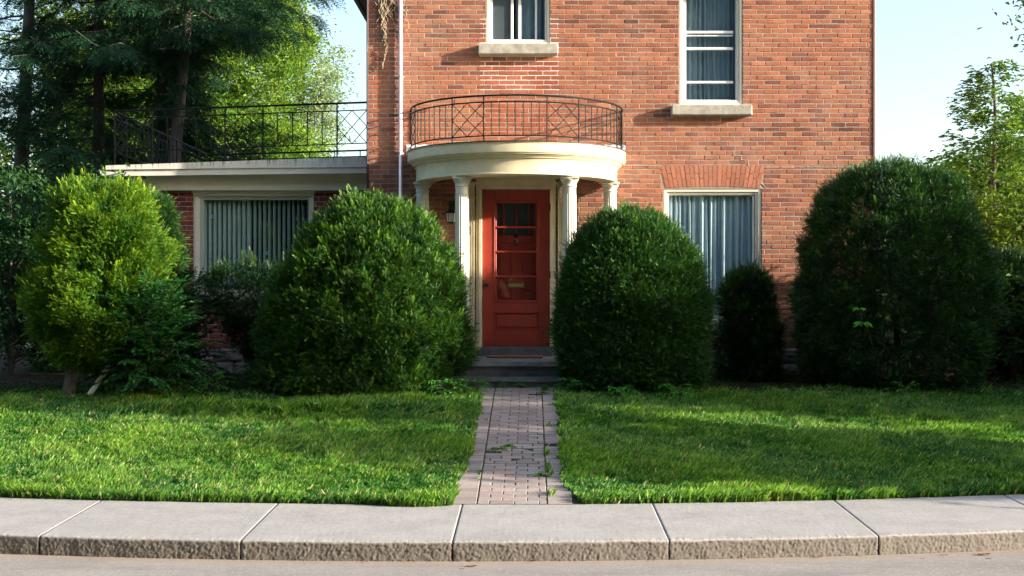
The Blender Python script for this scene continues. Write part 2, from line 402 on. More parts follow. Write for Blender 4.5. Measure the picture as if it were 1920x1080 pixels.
for k in range(len(joints)-1):
    (a0, a1), (c0, c1) = joints[k], joints[k+1]; near = abs(a0) < 6.5
    nu = 190 if near else 12; prof = []
    for i in range(22 if near else 3): prof.append((0.0, -.19+.17*i/(21 if near else 2)))
    for t in (20, 45, 70, 90): prof.append((.022-.022*math.cos(R(t)), -.022+.022*math.sin(R(t))))
    for v in np.linspace(0, 1, 30 if near else 5)[1:]: prof.append((.022+(WALK-.022)*v, .017*v))
    g = .0035 if near else .004
    us = np.linspace(0, 1, nu); L = []
    for u in us:
        e = min(u, 1-u)*1.46; rd = max(0, 1-e/.007)*.6
        for (d, z) in prof:
            v = max(0, d)/WALK; x = (a0+g+(c0-a0-2*g)*u)*(1-v)+(a1+g+(c1-a1-2*g)*u)*v
            L.append((x, edge_y(x)+d+rd*.006*(d < .02), z-rd*.006))
    L = np.array(L); dz = np.array([d for _ in us for (d, z) in prof]); zz = np.array([z for _ in us for (d, z) in prof])
    if near:
        face = np.clip(1-dz/.06, 0, 1)
        n1 = vnoise(L, 85, 1)-.5; n2 = vnoise(L, 150, 2)-.5; n3 = vnoise(L, 9, 3)-.5
        L[:, 1] += face*(n1*.006+n2*.009+n3*.007); L[:, 2] += face*(zz > -.03)*(n1*.008+n2*.006+n3*.006)
        L[:, 2] += (1-face)*(vnoise(L, 60, 4)-.5)*.0015
    m = len(prof); a = (np.arange(nu-1)[:, None]*m+np.arange(m-1)[None, :]).ravel()+off
    VV.append(L); QQ.append(np.stack([a, a+m, a+m+1, a+1], 1)); off += len(L)
    for j in (0, nu-1):                              # joint cheeks
        row = L[j*m:(j+1)*m]; low = row.copy(); low[:, 2] -= .12
        VV.append(np.concatenate([row, low])); a = np.arange(m-1)+off
        QQ.append(np.stack([a, a+1, a+m+1, a+m], 1)); off += 2*m
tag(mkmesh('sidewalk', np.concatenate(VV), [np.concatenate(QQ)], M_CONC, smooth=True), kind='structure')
P = []
for x in np.linspace(-24, 24, 120):
    for (d, z) in ((.03, -.2), (.03, -.035), (WALK+.02, -.02)): P.append((x, edge_y(x)+d, z))
b = MB(); b.grid(P, 120, 3); tag(b.build('sidewalk_base', M_SAND), kind='structure')

# brick path
PXL, PXR = -.60, .28
def path_l(y):
    return PXL
def path_r(y):
    t = max(0, (11.0-y)/.75); return PXR+.05+.14*t*t
b = MB(); y = edge_y(-.15)+WALK+.004; row = 0
zp = lambda x, y: gzf(x, y)+.012
y0 = y
while y < 15.6:
    xo = -.43+(0 if row % 2 else .1)+random.uniform(-.004, .004); wob = .006*math.sin(y*3)
    if 11.75 < y < 12.4: xo += .05
    xs_ = [-.43]+[xx for xx in [xo+.2*k for k in range(6)] if -.38 < xx < .08]+[.13]
    spans = list(zip(xs_[:-1], xs_[1:]))
    for (p, q_) in spans+[(-.632, -.436), (.136, .336)]:
        if random.random() < .01: continue
        c = np.array([.30, .262, .246])*random.uniform(.82, 1.15)*(1+np.array([random.uniform(-.05, .12), 0, random.uniform(-.05, .05)]))
        b.cur = tuple(c); gp = random.uniform(.0035, .0055); gx = random.uniform(.0035, .007); dz = random.uniform(-.003, .003); zc = zp((p+q_)/2, y+.05)+dz
        i = b.n; gx = gx if q_-p > .01 and p > -.44 and q_ < .131 else .002; b.box(p+gx, q_-gx*.5, y+gp*1.1+wob*0, y+.1-gp*1.1, -.06, 0, .004)
        Vv = b.v[-1]; sl = .113; Vv[:, 2] += zc+(Vv[:, 1]-(y+.05))*sl
        ang = random.uniform(-.012, .012); cx_ = (p+q_)/2; Vv[:, 2] += (Vv[:, 0]-cx_)*random.uniform(-.015, .015)
        Vv[:, 1] += (Vv[:, 0]-cx_)*ang
    y += .1018; row += 1
tag(b.build('brick_path', M_PAVER, col=True), kind='structure')
P = []
for yy in np.linspace(y0-.01, 15.7, 40):
    for x in (PXL-.12, PXR+.17): P.append((x, yy, zp(x, yy)-.006))
b = MB(); b.grid(P, 40, 2); tag(b.build('path_joint_sand', M_SAND), kind='structure')

# ------------------------------------------------------------------ the house
YW, YG = 17.8, 18.8                                  # main facade plane, wing facade plane
XL, XR = PX(691, YW), PX(1637, YW)
GZ = .60
house = empty('brick_house', (0, YW, GZ), 'two-storey red brick house with a curved cream portico and a flat-roofed side wing', 'house')

def subtract(x0, x1, z0, z1, holes):
    segs = [(x0, x1, z0, z1)]
    for (a0, a1, c0, c1) in holes:
        out = []
        for (p0, p1, q0, q1) in segs:
            if a1 <= p0 or a0 >= p1 or c1 <= q0+.004 or c0 >= q1-.004: out.append((p0, p1, q0, q1)); continue
            if c0 <= q0+.022 and c1 >= q1-.022:
                if a0-p0 > .02: out.append((p0, a0, q0, q1))
                if p1-a1 > .02: out.append((a1, p1, q0, q1))
            else:
                if a0-p0 > .02: out.append((p0, a0, q0, q1))
                if p1-a1 > .02: out.append((a1, p1, q0, q1))
                if c0-q0 > .015: out.append((max(p0, a0), min(p1, a1), q0, c0-.004))
                elif q1-c1 > .015: out.append((max(p0, a0), min(p1, a1), c1+.004, q1))
        segs = out
    return segs
def brick_face(mb, x0, x1, z0, z1, Y, holes, colf, ch=.0653, bl=.205, gap=.0100, off=0, header_every=0):
    r = 0; z = z0
    while z < z1-.01:
        zt = min(z+ch, z1); L = bl
        hd = header_every and r % header_every == header_every-1
        if hd: L = bl/2+.002
        o = (L/2 if r % 2 else 0)+off+random.uniform(-.006, .006); x = x0-o
        while x < x1:
            e = x+L*(1 if hd else random.choice([1, 1, 1, 1, 1, .98, 1.02]))
            p0, p1 = max(x, x0-.0001), min(e, x1)
            if p1-p0 > .03:
                for (s0, s1, t0, t1) in subtract(p0, p1, z+gap*.5, zt-gap*.5, holes):
                    if s1-s0 < .02: continue
                    mb.cur = colf((s0+s1)/2, (t0+t1)/2)
                    dy = random.uniform(-.0022, .0022); g = gap*.5
                    i = mb.n; mb.box(s0+(g if s0 > x0+.001 else 0), s1-(g if s1 < x1-.001 else 0), Y+dy, Y+.045, t0, t1, .0045)
                    v = mb.v[-1]; tilt = random.uniform(-.012, .012); v[:, 1] += (v[:, 0]-(s0+s1)/2)*tilt*(v[:, 1] < Y+.02)
                    v[:, 2] += np.where(v[:, 1] < Y+.02, np.sin(v[:, 0]*90+s0*50)*.0012, 0)
            x = e
        z += ch; r += 1
def wall_plane(mb, x0, x1, z0, z1, Y, holes):        # flat sheet with openings
    X = sorted({x0, x1, *[h for q in holes for h in q[:2] if x0 < h < x1]}); Z = sorted({z0, z1, *[h for q in holes for h in q[2:] if z0 < h < z1]})
    for a0, a1 in zip(X[:-1], X[1:]):
        for c0, c1 in zip(Z[:-1], Z[1:]):
            mx, mz = (a0+a1)/2, (c0+c1)/2
            if any(h[0] < mx < h[1] and h[2] < mz < h[3] for h in holes): continue
            i = mb.verts([(a0, Y, c0), (a1, Y, c0), (a1, Y, c1), (a0, Y, c1)]); mb.quads([(i, i+1, i+2, i+3)])

def X_(p): return PX(p, YW)
def Z_(p): return PZ(p, YW)
EAVE = 6.5
UL = (X_(912), X_(1031), Z_(83), Z_(83)+1.62)        # upper left window opening
UR = (X_(1273.5), X_(1392.5), Z_(198), Z_(198)+2.02)
LR = (X_(1244), X_(1428), Z_(604), Z_(354))
DR = (X_(893), X_(1042), GZ, Z_(344))
holes = [UL, UR, LR, DR]
arch = (X_(1241), X_(1432), Z_(353), Z_(309))        # flat brick arch
ZF = Z_(652)                                         # top of the stone foundation
def col_main(x, z):
    r = random.random()
    if r < .50: c = np.array([.46, .185, .108])
    elif r < .76: c = np.array([.42, .165, .100])
    elif r < .90: c = np.array([.32, .130, .095])
    elif r < .96: c = np.array([.52, .225, .120])
    else: c = np.array([.25, .105, .080])
    px, py = CX+x/YW*F, HY-(z-CZ)/YW*F
    # darker bricks: the courses beside the upper left window, under the tall window and the belt by the corner
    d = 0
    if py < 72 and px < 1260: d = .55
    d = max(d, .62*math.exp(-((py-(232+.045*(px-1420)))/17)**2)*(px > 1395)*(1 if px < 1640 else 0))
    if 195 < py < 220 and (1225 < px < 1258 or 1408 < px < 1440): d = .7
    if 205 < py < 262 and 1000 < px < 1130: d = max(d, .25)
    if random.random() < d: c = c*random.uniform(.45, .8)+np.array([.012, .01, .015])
    if 900 < px < 1048 and 112 < py < 256: c = np.array([.44, .135, .075])*random.uniform(.8, 1.05)
    if px < 750: c = c*np.array([1.0, .93, .93])
    return tuple(c*np.array([1, .93, .90])*random.uniform(.72, .95))
def col_wing(x, z):
    c = np.array([.24, .050, .036]) if random.random() > .3 else np.array([.17, .040, .035])
    return tuple(c*random.uniform(.8, 1.2))
mb = MB()
wh = holes+[arch, (X_(897), X_(1046), Z_(106), Z_(83)), (X_(1258), X_(1408), Z_(220), Z_(197))]
wh_m = holes
brick_face(mb, XL, XR, ZF, EAVE, YW, wh, col_main, off=.03)
# flat arch: splayed soldiers, two staggered pieces per course
nb = 22; ax0, ax1, az0, az1 = arch
for k in range(nb):
    for part in (0, 1):
        u0, u1 = k/nb, (k+1)/nb; sp = .075; cut = .62 if k % 2 else .38
        v0, v1 = (0, cut) if part == 0 else (cut, 1)
        q = []
        for v in (v0, v1):
            zz = az0+.02*(4*(u0+.5/nb)*(1-u0-.5/nb))*(1-v)+(az1-az0)*v
            for u in (u0, u1):
                xm = ax0+.03+(ax1-ax0-.06)*u; xx = xm+(u-.5)*sp*2*(v-.3); q.append((xx, zz))
        (a, c_, d, e) = q; mb.cur = tuple(np.array([.46, .165, .095])*random.uniform(.8, 1.12)); g = .004
        fr = [(a[0]+g, a[1]+g), (c_[0]-g, c_[1]+g), (e[0]-g, e[1]-g), (d[0]+g, d[1]-g)]
        bk = [(a[0]+.001, a[1]+.001), (c_[0]-.001, c_[1]+.001), (e[0]-.001, e[1]-.001), (d[0]+.001, d[1]-.001)]
        dy = random.uniform(-.002, .002)
        i = mb.verts([(x, YW-.001+dy, z) for x, z in fr]+[(x, YW+.012, z) for x, z in bk])
        mb.quads([(i, i+1, i+2, i+3)]+[(i+4+j, i+4+(j+1) % 4, i+(j+1) % 4, i+j) for j in range(4)])
wall = mb.build('wall', M_BRICK, house, col=True)
mb = MB(); wall_plane(mb, XL+.001, XR-.001, ZF, EAVE, YW+.0038, wh_m)
for h in holes:                                      # reveals
    for (p, q_) in (((h[0], h[2]), (h[0], h[3])), ((h[1], h[3]), (h[1], h[2])), ((h[0], h[3]), (h[1], h[3])), ((h[1], h[2]), (h[0], h[2]))):
        i = mb.verts([(p[0], YW+.009, p[1]), (q_[0], YW+.009, q_[1]), (q_[0], YW+.26, q_[1]), (p[0], YW+.26, p[1])]); mb.quads([(i, i+1, i+2, i+3)])
mb.build('mortar', M_MORTAR, wall)
# pale repair line running out from the arch to the corner, and the stepped repointed crack above the arch
M_REP = basic('pale_repair_mortar', (.52, .45, .38), .9, .15, 20, .3)
for (p, q_) in ((1165, 1240), (1432, 1636)):
    mb = MB(); n = 60; PP = []
    for k in range(n):
        x = X_(p+(q_-p)*k/(n-1)); z = Z_(310+3*(p > 1300))+random.uniform(-.003, .003); t_ = .0035*abs(math.sin(k*.7)+.3*math.sin(k*2.3))
        PP += [(x, YW-.0035, z-t_-.001), (x, YW-.0035, z+t_+.001)]
    mb.grid(PP, n, 2); mb.build('repair_mortar', M_REP, wall)
mb = MB()
pts = [(1436, 352), (1428, 344), (1422, 344), (1420, 335), (1414, 333), (1413, 318), (1403, 309), (1403, 300), (1390, 300), (1390, 291.5), (1376, 291.5), (1376, 283)]
for (a, c_) in zip(pts[:-1], pts[1:]): mb.tube([(X_(a[0]), YW+.0015, Z_(a[1])), (X_(c_[0]), YW+.0015, Z_(c_[1]))], .0045, 4, cap=False)
mb.build('repair_mortar', M_REP, wall)
# body: side walls, back, upper roof
mb = MB(); YB = 28.2
def vquad(mb, p, q, z0, z1):
    i = mb.verts([(p[0], p[1], z0), (q[0], q[1], z0), (q[0], q[1], z1), (p[0], p[1], z1)]); mb.quads([(i, i+1, i+2, i+3)])
vquad(mb, (XR, YW+.004), (XR, YB), GZ-.3, EAVE); vquad(mb, (XR, YB), (XL, YB), GZ-.3, EAVE); vquad(mb, (XL, YB), (XL, YW+.004), GZ-.3, EAVE)
mb.build('side_wall', M_SIDE, house)
mb = MB(); oh = .5; x0, x1, y0_, y1_ = XL-oh, XR+oh, YW-.45, YB+oh
mb.box(x0, x1, y0_, y1_, EAVE, EAVE+.06); mb.box(x0-.05, x1+.05, y0_-.05, y0_, EAVE-.02, EAVE+.16)
mb.box(x0-.06, x0, y0_, y1_, EAVE-.03, EAVE+.16); mb.box(x1, x1+.06, y0_, y1_, EAVE-.03, EAVE+.16)
mb.build('eaves', M_DARK, house)
mb = MB(); i = mb.verts([(x0, y0_, EAVE+.1), (x1, y0_, EAVE+.1), (x1, y1_, EAVE+.1), (x0, y1_, EAVE+.1), ((x0+x1)/2, y0_+4, EAVE+2.5), ((x0+x1)/2, y1_-4, EAVE+2.5)])
mb.tris([(i, i+1, i+4), (i+2, i+3, i+5)]); mb.quads([(i+1, i+2, i+5, i+4), (i+3, i, i+4, i+5)])
mb.build('roof', M_ROOF, house)
# rooms behind the openings
mb = MB()
for (a0, a1, c0, c1) in ((XL+.3, XR-.3, .9, 3.55), (XL+.3, XR-.3, 3.7, 6.4)):
    vquad(mb, (a0, YW+3.2), (a1, YW+3.2), c0, c1); vquad(mb, (a0, YW+.27), (a0, YW+3.2), c0, c1); vquad(mb, (a1, YW+3.2), (a1, YW+.27), c0, c1)
    for c in (c0, c1):
        i = mb.verts([(a0, YW+.27, c), (a1, YW+.27, c), (a1, YW+3.2, c), (a0, YW+3.2, c)]); mb.quads([(i, i+1, i+2, i+3)])
mb.build('interior', M_INT, house)
# foundation
def rubble(mb, x0, x1, Y, z0, z1, cell=.33):
    z = z0; r = 0
    while z < z1-.02:
        h = min(random.uniform(.16, .24), z1-z); x = x0-random.uniform(0, .2)
        if z1-(z+h) < .06: h = z1-z
        while x < x1:
            w_ = random.uniform(.22, .5); p0, p1 = max(x, x0), min(x+w_, x1)
            if p1-p0 > .04:
                n = 7; L = []
                for i_ in range(n):
                    for j in range(n):
                        u, v = i_/(n-1), j/(n-1); e = min(u, v, 1-u, 1-v)
                        L.append((p0+.006+(p1-p0-.012)*u, Y-.03*min(1, e*6)-random.uniform(0, .02)*(e > 0), z+.006+(h-.012)*v))
                mb.grid(L, n, n)
            x += w_
        z += h
mb = MB(); rubble(mb, XL, XR, YW-.002, GZ-.2, ZF); i = mb.verts([(XL, YW+.006, GZ-.3), (XR, YW+.006, GZ-.3), (XR, YW+.006, ZF), (XL, YW+.006, ZF)]); mb.quads([(i, i+1, i+2, i+3)])
mb.build('foundation', M_RUBBLE, house, smooth=False)

# --- windows
def frame_ring(mb, x0, x1, z0, z1, w_, y0, y1, b=.004, bottom=None):
    wb = w_ if bottom is None else bottom
    mb.box(x0, x0+w_, y0, y1, z0, z1, b); mb.box(x1-w_, x1, y0, y1, z0, z1, b)
    mb.box(x0+w_, x1-w_, y0+.001, y1, z1-w_, z1, b)
    if wb: mb.box(x0+w_, x1-w_, y0+.001, y1, z0, z0+wb, b)
def curtain(x0, x1, z0, z1, Y, mat, parent, per=.055, amp=.022, name='curtain', gap=None):
    n = int((x1-x0)/.006); m = 9; P = []
    rr_ = np.random.default_rng(int(abs(x0*100))); kn = np.interp(np.arange(n), np.arange(0, n+12, 12), rr_.uniform(.45, 1.9, len(np.arange(0, n+12, 12)))); am = np.interp(np.arange(n), np.arange(0, n+9, 9), rr_.uniform(.35, 1.15, len(np.arange(0, n+9, 9)))); ph = np.cumsum(kn)*.006/per*2*PI
    for i in range(n):
        x = x0+(x1-x0)*i/(n-1)
        for j in range(m):
            v = j/(m-1); a = amp*(1.0-.35*v)*am[i]
            P.append((x+.008*math.sin(ph[i]*.37+v*2), Y+a*math.sin(ph[i])+a*.5*math.sin(ph[i]*.43+1+v*1.2), z0+(z1-z0)*v))
    mb = MB(); mb.grid(P, n, m); return mb.build(name, mat, parent, smooth=True)
def pane(x0, x1, z0, z1, Y, parent, name='pane'):
    mb = MB(); i = mb.verts([(x0, Y, z0), (x1, Y, z0), (x1, Y, z1), (x0, Y, z1)]); mb.quads([(i, i+1, i+2, i+3)])
    return mb.build(name, M_GLASS, parent)
def casing(name, h, Y, wd, label, mat=M_CASE):
    mb = MB(); frame_ring(mb, h[0]+.003, h[1]-.003, h[2]+.002, h[3]-.002, wd*.55, Y+.012, Y+.12)
    frame_ring(mb, h[0]+.003+wd*.55, h[1]-.003-wd*.55, h[2]+.002+wd*.55, h[3]-.002-wd*.55, wd*.45, Y+.035, Y+.12)
    o = mb.build(name, mat, house); o['label'] = label; return o
def sill(px0, px1, py0, py1, Y, mat, parent, out=.12):
    x0, x1, z1, z0 = PX(px0, Y-out), PX(px1, Y-out), PZ(py0, Y-out), PZ(py1, Y-out); mb = MB(); n = 30
    x0, x1, z1, z0 = PX(px0, Y), PX(px1, Y), PZ(py0, Y), PZ(py1, Y)
    mb.box(x0, x1, Y-out, Y+.2, z0, z1-.002, .012); return mb.build('sill', mat, parent)

# lower right picture window
W1 = casing('window', LR, YW, .075, 'wide ground-floor window with pleated pale teal curtain')
mb = MB(); frame_ring(mb, X_(1252), X_(1416), Z_(596), Z_(363), .022, YW+.06, YW+.12); mb.build('sash', M_WHITE, W1)
pane(X_(1254), X_(1414), Z_(595), Z_(365), YW+.075, W1)
curtain(X_(1246), X_(1424), Z_(603), Z_(358), YW+.145, M_CURT, W1, per=.095, amp=.042)
sill(1238, 1434, 604, 622, YW, M_SILL, W1)
# upper right tall window
W2 = casing('window', UR, YW, .07, 'tall upstairs window with four stacked lights over a stone sill')
mb = MB(); x0, x1 = X_(1283), X_(1383); frame_ring(mb, X_(1281), X_(1387), Z_(192), UR[3]-.06, .045, YW+.045, YW+.12)
for (a, c_, d) in ((56, 61, 0), (63, 66, .02), (87, 92, -.008), (150.5, 155, -.006)): mb.box(X_(1286), X_(1376), YW+.06+d, YW+.10, Z_(c_), Z_(a), .004)
mb.box(X_(1283), X_(1390), YW+.02, YW+.06, Z_(192), Z_(188), .003)
mb.build('sash', M_WHITE, W2)
pane(X_(1286), X_(1376), Z_(187), UR[3]-.08, YW+.085, W2)
curtain(X_(1280), X_(1388), Z_(194), UR[3]-.02, YW+.19, M_CURT2, W2, per=.075, amp=.02)
sill(1258, 1408, 198, 218, YW, M_SILL, W2)
# upper left slider
W3 = casing('window', UL, YW, .06, 'upstairs sliding window with a dark screen on its left half')
mb = MB(); frame_ring(mb, X_(918), X_(1027), Z_(78), UL[3]-.05, .04, YW+.045, YW+.12)
for (a, c_, d) in ((957.5, 962.5, -.004), (971.5, 977, .008), (1003, 1007, .02)): mb.box(X_(a), X_(c_), YW+.06+d, YW+.10, Z_(71), UL[3]-.09, .003)
mb.box(X_(914), X_(1029), YW+.025, YW+.06, Z_(78), Z_(74.5), .003)
mb.build('sash', M_WHITE, W3)
mb = MB(); mb.box(X_(924), X_(959), YW+.078, YW+.080, Z_(71), UL[3]-.09); mb.build('screen', M_SCREEN, W3)
pane(X_(924), X_(1022), Z_(72), UL[3]-.09, YW+.088, W3)
curtain(X_(966), X_(1030), Z_(82), UL[3]-.02, YW+.21, M_CURT2, W3, per=.16, amp=.03)
sill(897, 1046, 84, 104.5, YW, M_SILL, W3)

# --- door surround, doors
YD = YW+.06
xd0, xd1, zd0, zd1 = PX(904.5, YD), PX(1030.5, YD), PZ(650, YD), PZ(356, YD)
mb = MB()                                            # casing and lintel board with stepped mouldings
mb.box(X_(893), xd0-.004, YW-.03, YW+.2, .915, zd1+.14, .004); mb.box(xd1+.004, X_(1042), YW-.03, YW+.2, .915, zd1+.14, .004)
mb.box(X_(898), xd0-.003, YW-.045, YW-.0305, .915, zd1+.05, .003); mb.box(xd1+.003, X_(1037), YW-.045, YW-.0305, .915, zd1+.05, .003)
mb.box(xd0-.004, xd1+.004, YW-.03, YW+.2, zd1+.004, zd1+.14, .004)
mb.box(X_(898)+.001, X_(1037)-.001, YW-.047, YW-.0305, zd1+.006, zd1+.055, .003)
mb.box(X_(866), X_(1070), YW-.05, YW-.0505+.06, zd1+.142, 3.40, .004); mb.box(X_(868), X_(1068), YW-.075, YW-.051, zd1+.20, zd1+.24, .006)
surround = mb.build('door_surround', M_CREAM, house)
def pilaster(xa, xb, parent):
    mb = MB(); y1 = YW+.008; y0 = YW-.06; zt = Z_(373); zb = .915; n = 5; W_ = xb-xa
    P = []; K = 60
    for k in range(K+1):
        u = k/K; f = (u*W_-.012)/((W_-.024)/n); ph = f-math.floor(f); inn = .012 < u*W_ < W_-.012
        d = .018*math.sqrt(max(0, 1-(2*ph-1)**2/.72)) if inn and abs(2*ph-1) < .85 else 0
        for z in (zb+.27, zt-.06): P.append((xa+u*W_, y0+d, z))
    mb.grid(P, K+1, 2)
    mb.box(xa, xb, y0+.019, y1, zb+.24, zt, 0); mb.box(xa, xb, y0-.001, y0+.02, zt-.06, zt, .002); mb.box(xa, xb, y0-.001, y0+.02, zb+.24, zb+.27, .002)
    mb.box(xa-.03, xb+.03, y0-.03, y1, zb, zb+.19, .004); mb.box(xa-.018, xb+.018, y0-.02, y1, zb+.192, zb+.24, .012)
    mb.box(xa-.016, xb+.016, y0-.016, y1, zt+.001, zt+.018, .005)
    mb.box(xa-.002, xb+.002, y0+.002, y1, zt+.02, zt+.175, .003)
    mb.box(xa-.012, xb+.012, y0-.012, y1, zt+.176, zt+.20, .006); mb.box(xa-.024, xb+.024, y0-.026, y1, zt+.201, zt+.222, .006)
    mb.box(xa-.034, xb+.034, y0-.038, y1, zt+.223, 3.30, .004)
    return mb.build('pilaster', M_CREAM, parent)
pilaster(X_(869), X_(890), surround); pilaster(X_(1046), X_(1067), surround)
for zc in (zd0+.30, zd0+1.0, zd1-.25):
    mb = MB(); mb.tube([(xd1+.004, YW-.05, zc-.05), (xd1+.004, YW-.05, zc+.05)], .008, 8); mb.build('hinge', M_BRASS if zc < 2 else M_DARK, surround)
# storm door: rails, stiles, glazing bars, panel
def DX(p): return PX(p, YD)
def DZ(p): return PZ(p, YD)
mb = MB(); g0, g1, h0, h1 = DX(927), DX(1010), DZ(567), DZ(377)
mb.box(xd0+.003, g0, YD, YD+.045, zd0+.004, zd1-.003, .003); mb.box(g1, xd1-.003, YD, YD+.045, zd0+.004, zd1-.003, .003)
mb.box(g0, g1, YD+.0008, YD+.045, h1, zd1-.003, .003); mb.box(g0, g1, YD+.0008, YD+.045, DZ(586), h0, .003); mb.box(g0, g1, YD+.0008, YD+.045, zd0+.004, DZ(618), .003)
mb.box(g0, g1, YD+.018, YD+.040, DZ(618), DZ(586), 0)
frame_ring(mb, DX(926.5), DX(1011), DZ(567.5), DZ(375.5), .012, YD-.009, YD+.0005, .004)
frame_ring(mb, g0-.001, g1+.001, h0-.001, h1+.001, .030, YD+.010, YD+.035, .006)
frame_ring(mb, DX(926), DX(1012), DZ(618), DZ(586), .010, YD-.007, YD+.012, .004)
mb.box(DX(931.5), DX(1006.5), YD+.004, YD+.019, DZ(613.5), DZ(590.5), .012)
door = mb.build('door', M_RED, house); door['label'] = 'red wooden storm door with a tall glazed light'
for p in (426, 472, 518.5):
    mb = MB(); mb.box(g0+.029, g1-.029, YD-.006, YD+.030, DZ(p+1.8), DZ(p-1.8), .006); mb.build('glazing_bar', M_RED, door)
pane(g0+.02, g1-.02, h0+.02, h1-.02, YD+.024, door)
mb = MB(); kx, kz = DX(912.5), DZ(533)
prof = [(0, -.062), (.018, -.060), (.030, -.050), (.034, -.038), (.030, -.026), (.016, -.018), (.013, -.008), (.024, -.006), (.025, -.001), (0, .0)]
n = 20; L = []
for (r, d) in prof:
    for j in range(n): L.append((kx+r*math.cos(2*PI*j/n), YD+d, kz+r*math.sin(2*PI*j/n)))
i = mb.verts(L); mb.quads([(i+k*n+j, i+k*n+(j+1) % n, i+(k+1)*n+(j+1) % n, i+(k+1)*n+j) for k in range(len(prof)-1) for j in range(n)])
mb.build('knob', M_BLACK, door, smooth=True)
# inner door
YI = YD+.20
def IX(p): return PX(p, YI)
def IZ(p): return PZ(p, YI)
mb = MB(); u0, u1, v0, v1 = xd0-.02, xd1+.02, IZ(442), IZ(372)
mb.box(u0, IX(934), YI, YI+.045, zd0, zd1+.05); mb.box(IX(1002), u1, YI, YI+.045, zd0, zd1+.05)
mb.box(IX(934), IX(1002), YI+.001, YI+.045, v1, zd1+.05); mb.box(IX(934), IX(1002), YI+.001, YI+.045, zd0, v0)
for p in (944.5, 968, 991.5): mb.box(IX(p-1.8), IX(p+1.8), YI-.002, YI+.04, v0-.001, v1+.001, .004)
for (a, c_, d, e) in ((934, 960, 523, 454), (977, 1003, 523, 454), (934, 960, 562, 543), (977, 1003, 562, 543), (934, 1003, 630, 575)):
    frame_ring(mb, IX(a), IX(c_), IZ(d), IZ(e), .016, YI-.012, YI+.001, .006)
    mb.box(IX(a+4), IX(c_-4), YI-.009, YI+.0005, IZ(d-3), IZ(e+3), .008)
idoor = mb.build('inner_door', M_RED2, house); idoor['label'] = 'red panelled inner door seen through the storm door glass'
mb = MB(); wall_plane(mb, IX(934), IX(1002), v0, v1, YI+.03, []); mb.build('upper_light', M_SCREEN, idoor)
mb = MB(); frame_ring(mb, IX(951.5), IX(983.5), IZ(539.5), IZ(529.5), .010, YI-.022, YI-.001, .003); mb.box(IX(953.5), IX(981.5), YI-.015, YI-.001, IZ(538), IZ(531), .003)
mb.build('mail_slot', M_BRASS, idoor)
mb = MB(); kx, kz = IX(967.5), IZ(448)
mb.tube([(kx, YI-.01, kz+.07), (kx, YI-.03, kz+.02)], [.016, .024], 8)
mb.tube([(kx+.034*math.sin(t)*(1+.3*(t > 1.2 and t < 5)), YI-.045, kz-.02-.045*(1-math.cos(t))*.8) for t in np.linspace(0, 2*PI, 20)], .009, 6)
mb.build('knocker', M_BLACK, idoor, smooth=True)

# house number on the left pilaster
mb = MB(); nx, nz = PX(880.5, YW-.07), PZ(432, YW-.07); hh = .052
pts = [(-.5, 1), (.42, 1), (-.05, .32), (.25, .28), (.5, -.05), (.52, -.45), (.28, -.85), (-.1, -1), (-.45, -.85)]
mb.tube([(nx+a*.034, YW-.0665, nz+c_*hh) for a, c_ in pts], .0058, 6); mb.build('house_number', M_BLACK, house)

# wall lantern left of the door, under the portico
lx, lz = PX(846, 17.62), PZ(404, 17.62); ly = 17.62; mb = MB()
mb.tube([(lx, YW-.002, lz+.16), (lx, YW-.05, lz+.21), (lx, ly, lz+.20), (lx, ly, lz+.15)], .009, 6); mb.box(lx-.04, lx+.04, YW-.022, YW-.002, lz+.06, lz+.22, .005)
mb.lathe([(.004, lz+.17), (.02, lz+.13), (.05, lz+.08), (.095, lz+.035), (.098, lz+.028)], lx, ly, 6); mb.lathe([(.0, lz-.12), (.05, lz-.11), (.06, lz-.10), (.062, lz-.09)], lx, ly, 6)
for k in range(6):
    t = 2*PI*k/6; mb.tube([(lx+.058*math.cos(t), ly+.058*math.sin(t), lz-.10), (lx+.078*math.cos(t), ly+.078*math.sin(t), lz+.03)], .004, 4)
lan = mb.build('lantern', M_BLACK, house); lan['label'] = 'black carriage lantern on the wall left of the door'
mb = MB(); mb.lathe([(.056, lz-.09), (.074, lz+.03)], lx, ly, 6); mb.build('lantern_glass', basic('frosted_glass', (.55, .55, .52), .3, .05, 4, 0), lan)

# --- portico
PC = PX(968.5, YW)                                   # its centre line
def ellip(a, b, t): return (PC+a*math.sin(t), YW-b*math.cos(t))   # t=0 front, +-90 deg at the wall
def ering(mb, prof, n=96):                           # prof: (a, b, z)
    P = []
    for (a, b_, z) in prof:
        for j in range(n+1):
            x, y = ellip(a, b_, -PI/2+PI*j/n); P.append((x, y, z))
    i = mb.verts(P); m = n+1
    mb.quads([(i+k*m+j, i+k*m+j+1, i+(k+1)*m+j+1, i+(k+1)*m+j) for k in range(len(prof)-1) for j in range(n)])
A = lambda d, z: (1.51-d, 1.41-d, z)
mb = MB()
ering(mb, [A(1.4, 3.78), A(.05, 3.735), A(.01, 3.730), A(-.012, 3.722), A(-.012, 3.705), A(0, 3.70), A(0, 3.60), A(.003, 3.585), A(.018, 3.572), A(.02, 3.565), A(.045, 3.562),
           A(.05, 3.548), A(.07, 3.535), A(.078, 3.52), A(.10, 3.512), A(.105, 3.50), A(.115, 3.48), A(.117, 3.40), A(.117, 3.335), A(.11, 3.328), A(.11, 3.312), A(.125, 3.305), A(.36, 3.305), A(.37, 3.31), A(.37, 3.40), A(1.4, 3.401)])
portico = mb.build('portico', M_CREAM, house, smooth=False)
for p_ in portico.data.polygons: p_.use_smooth = True
portico.data.set_sharp_from_angle(angle=R(28)) if hasattr(portico.data, 'set_sharp_from_angle') else None
portico['label'] = 'curved cream entablature of the half-round portico'
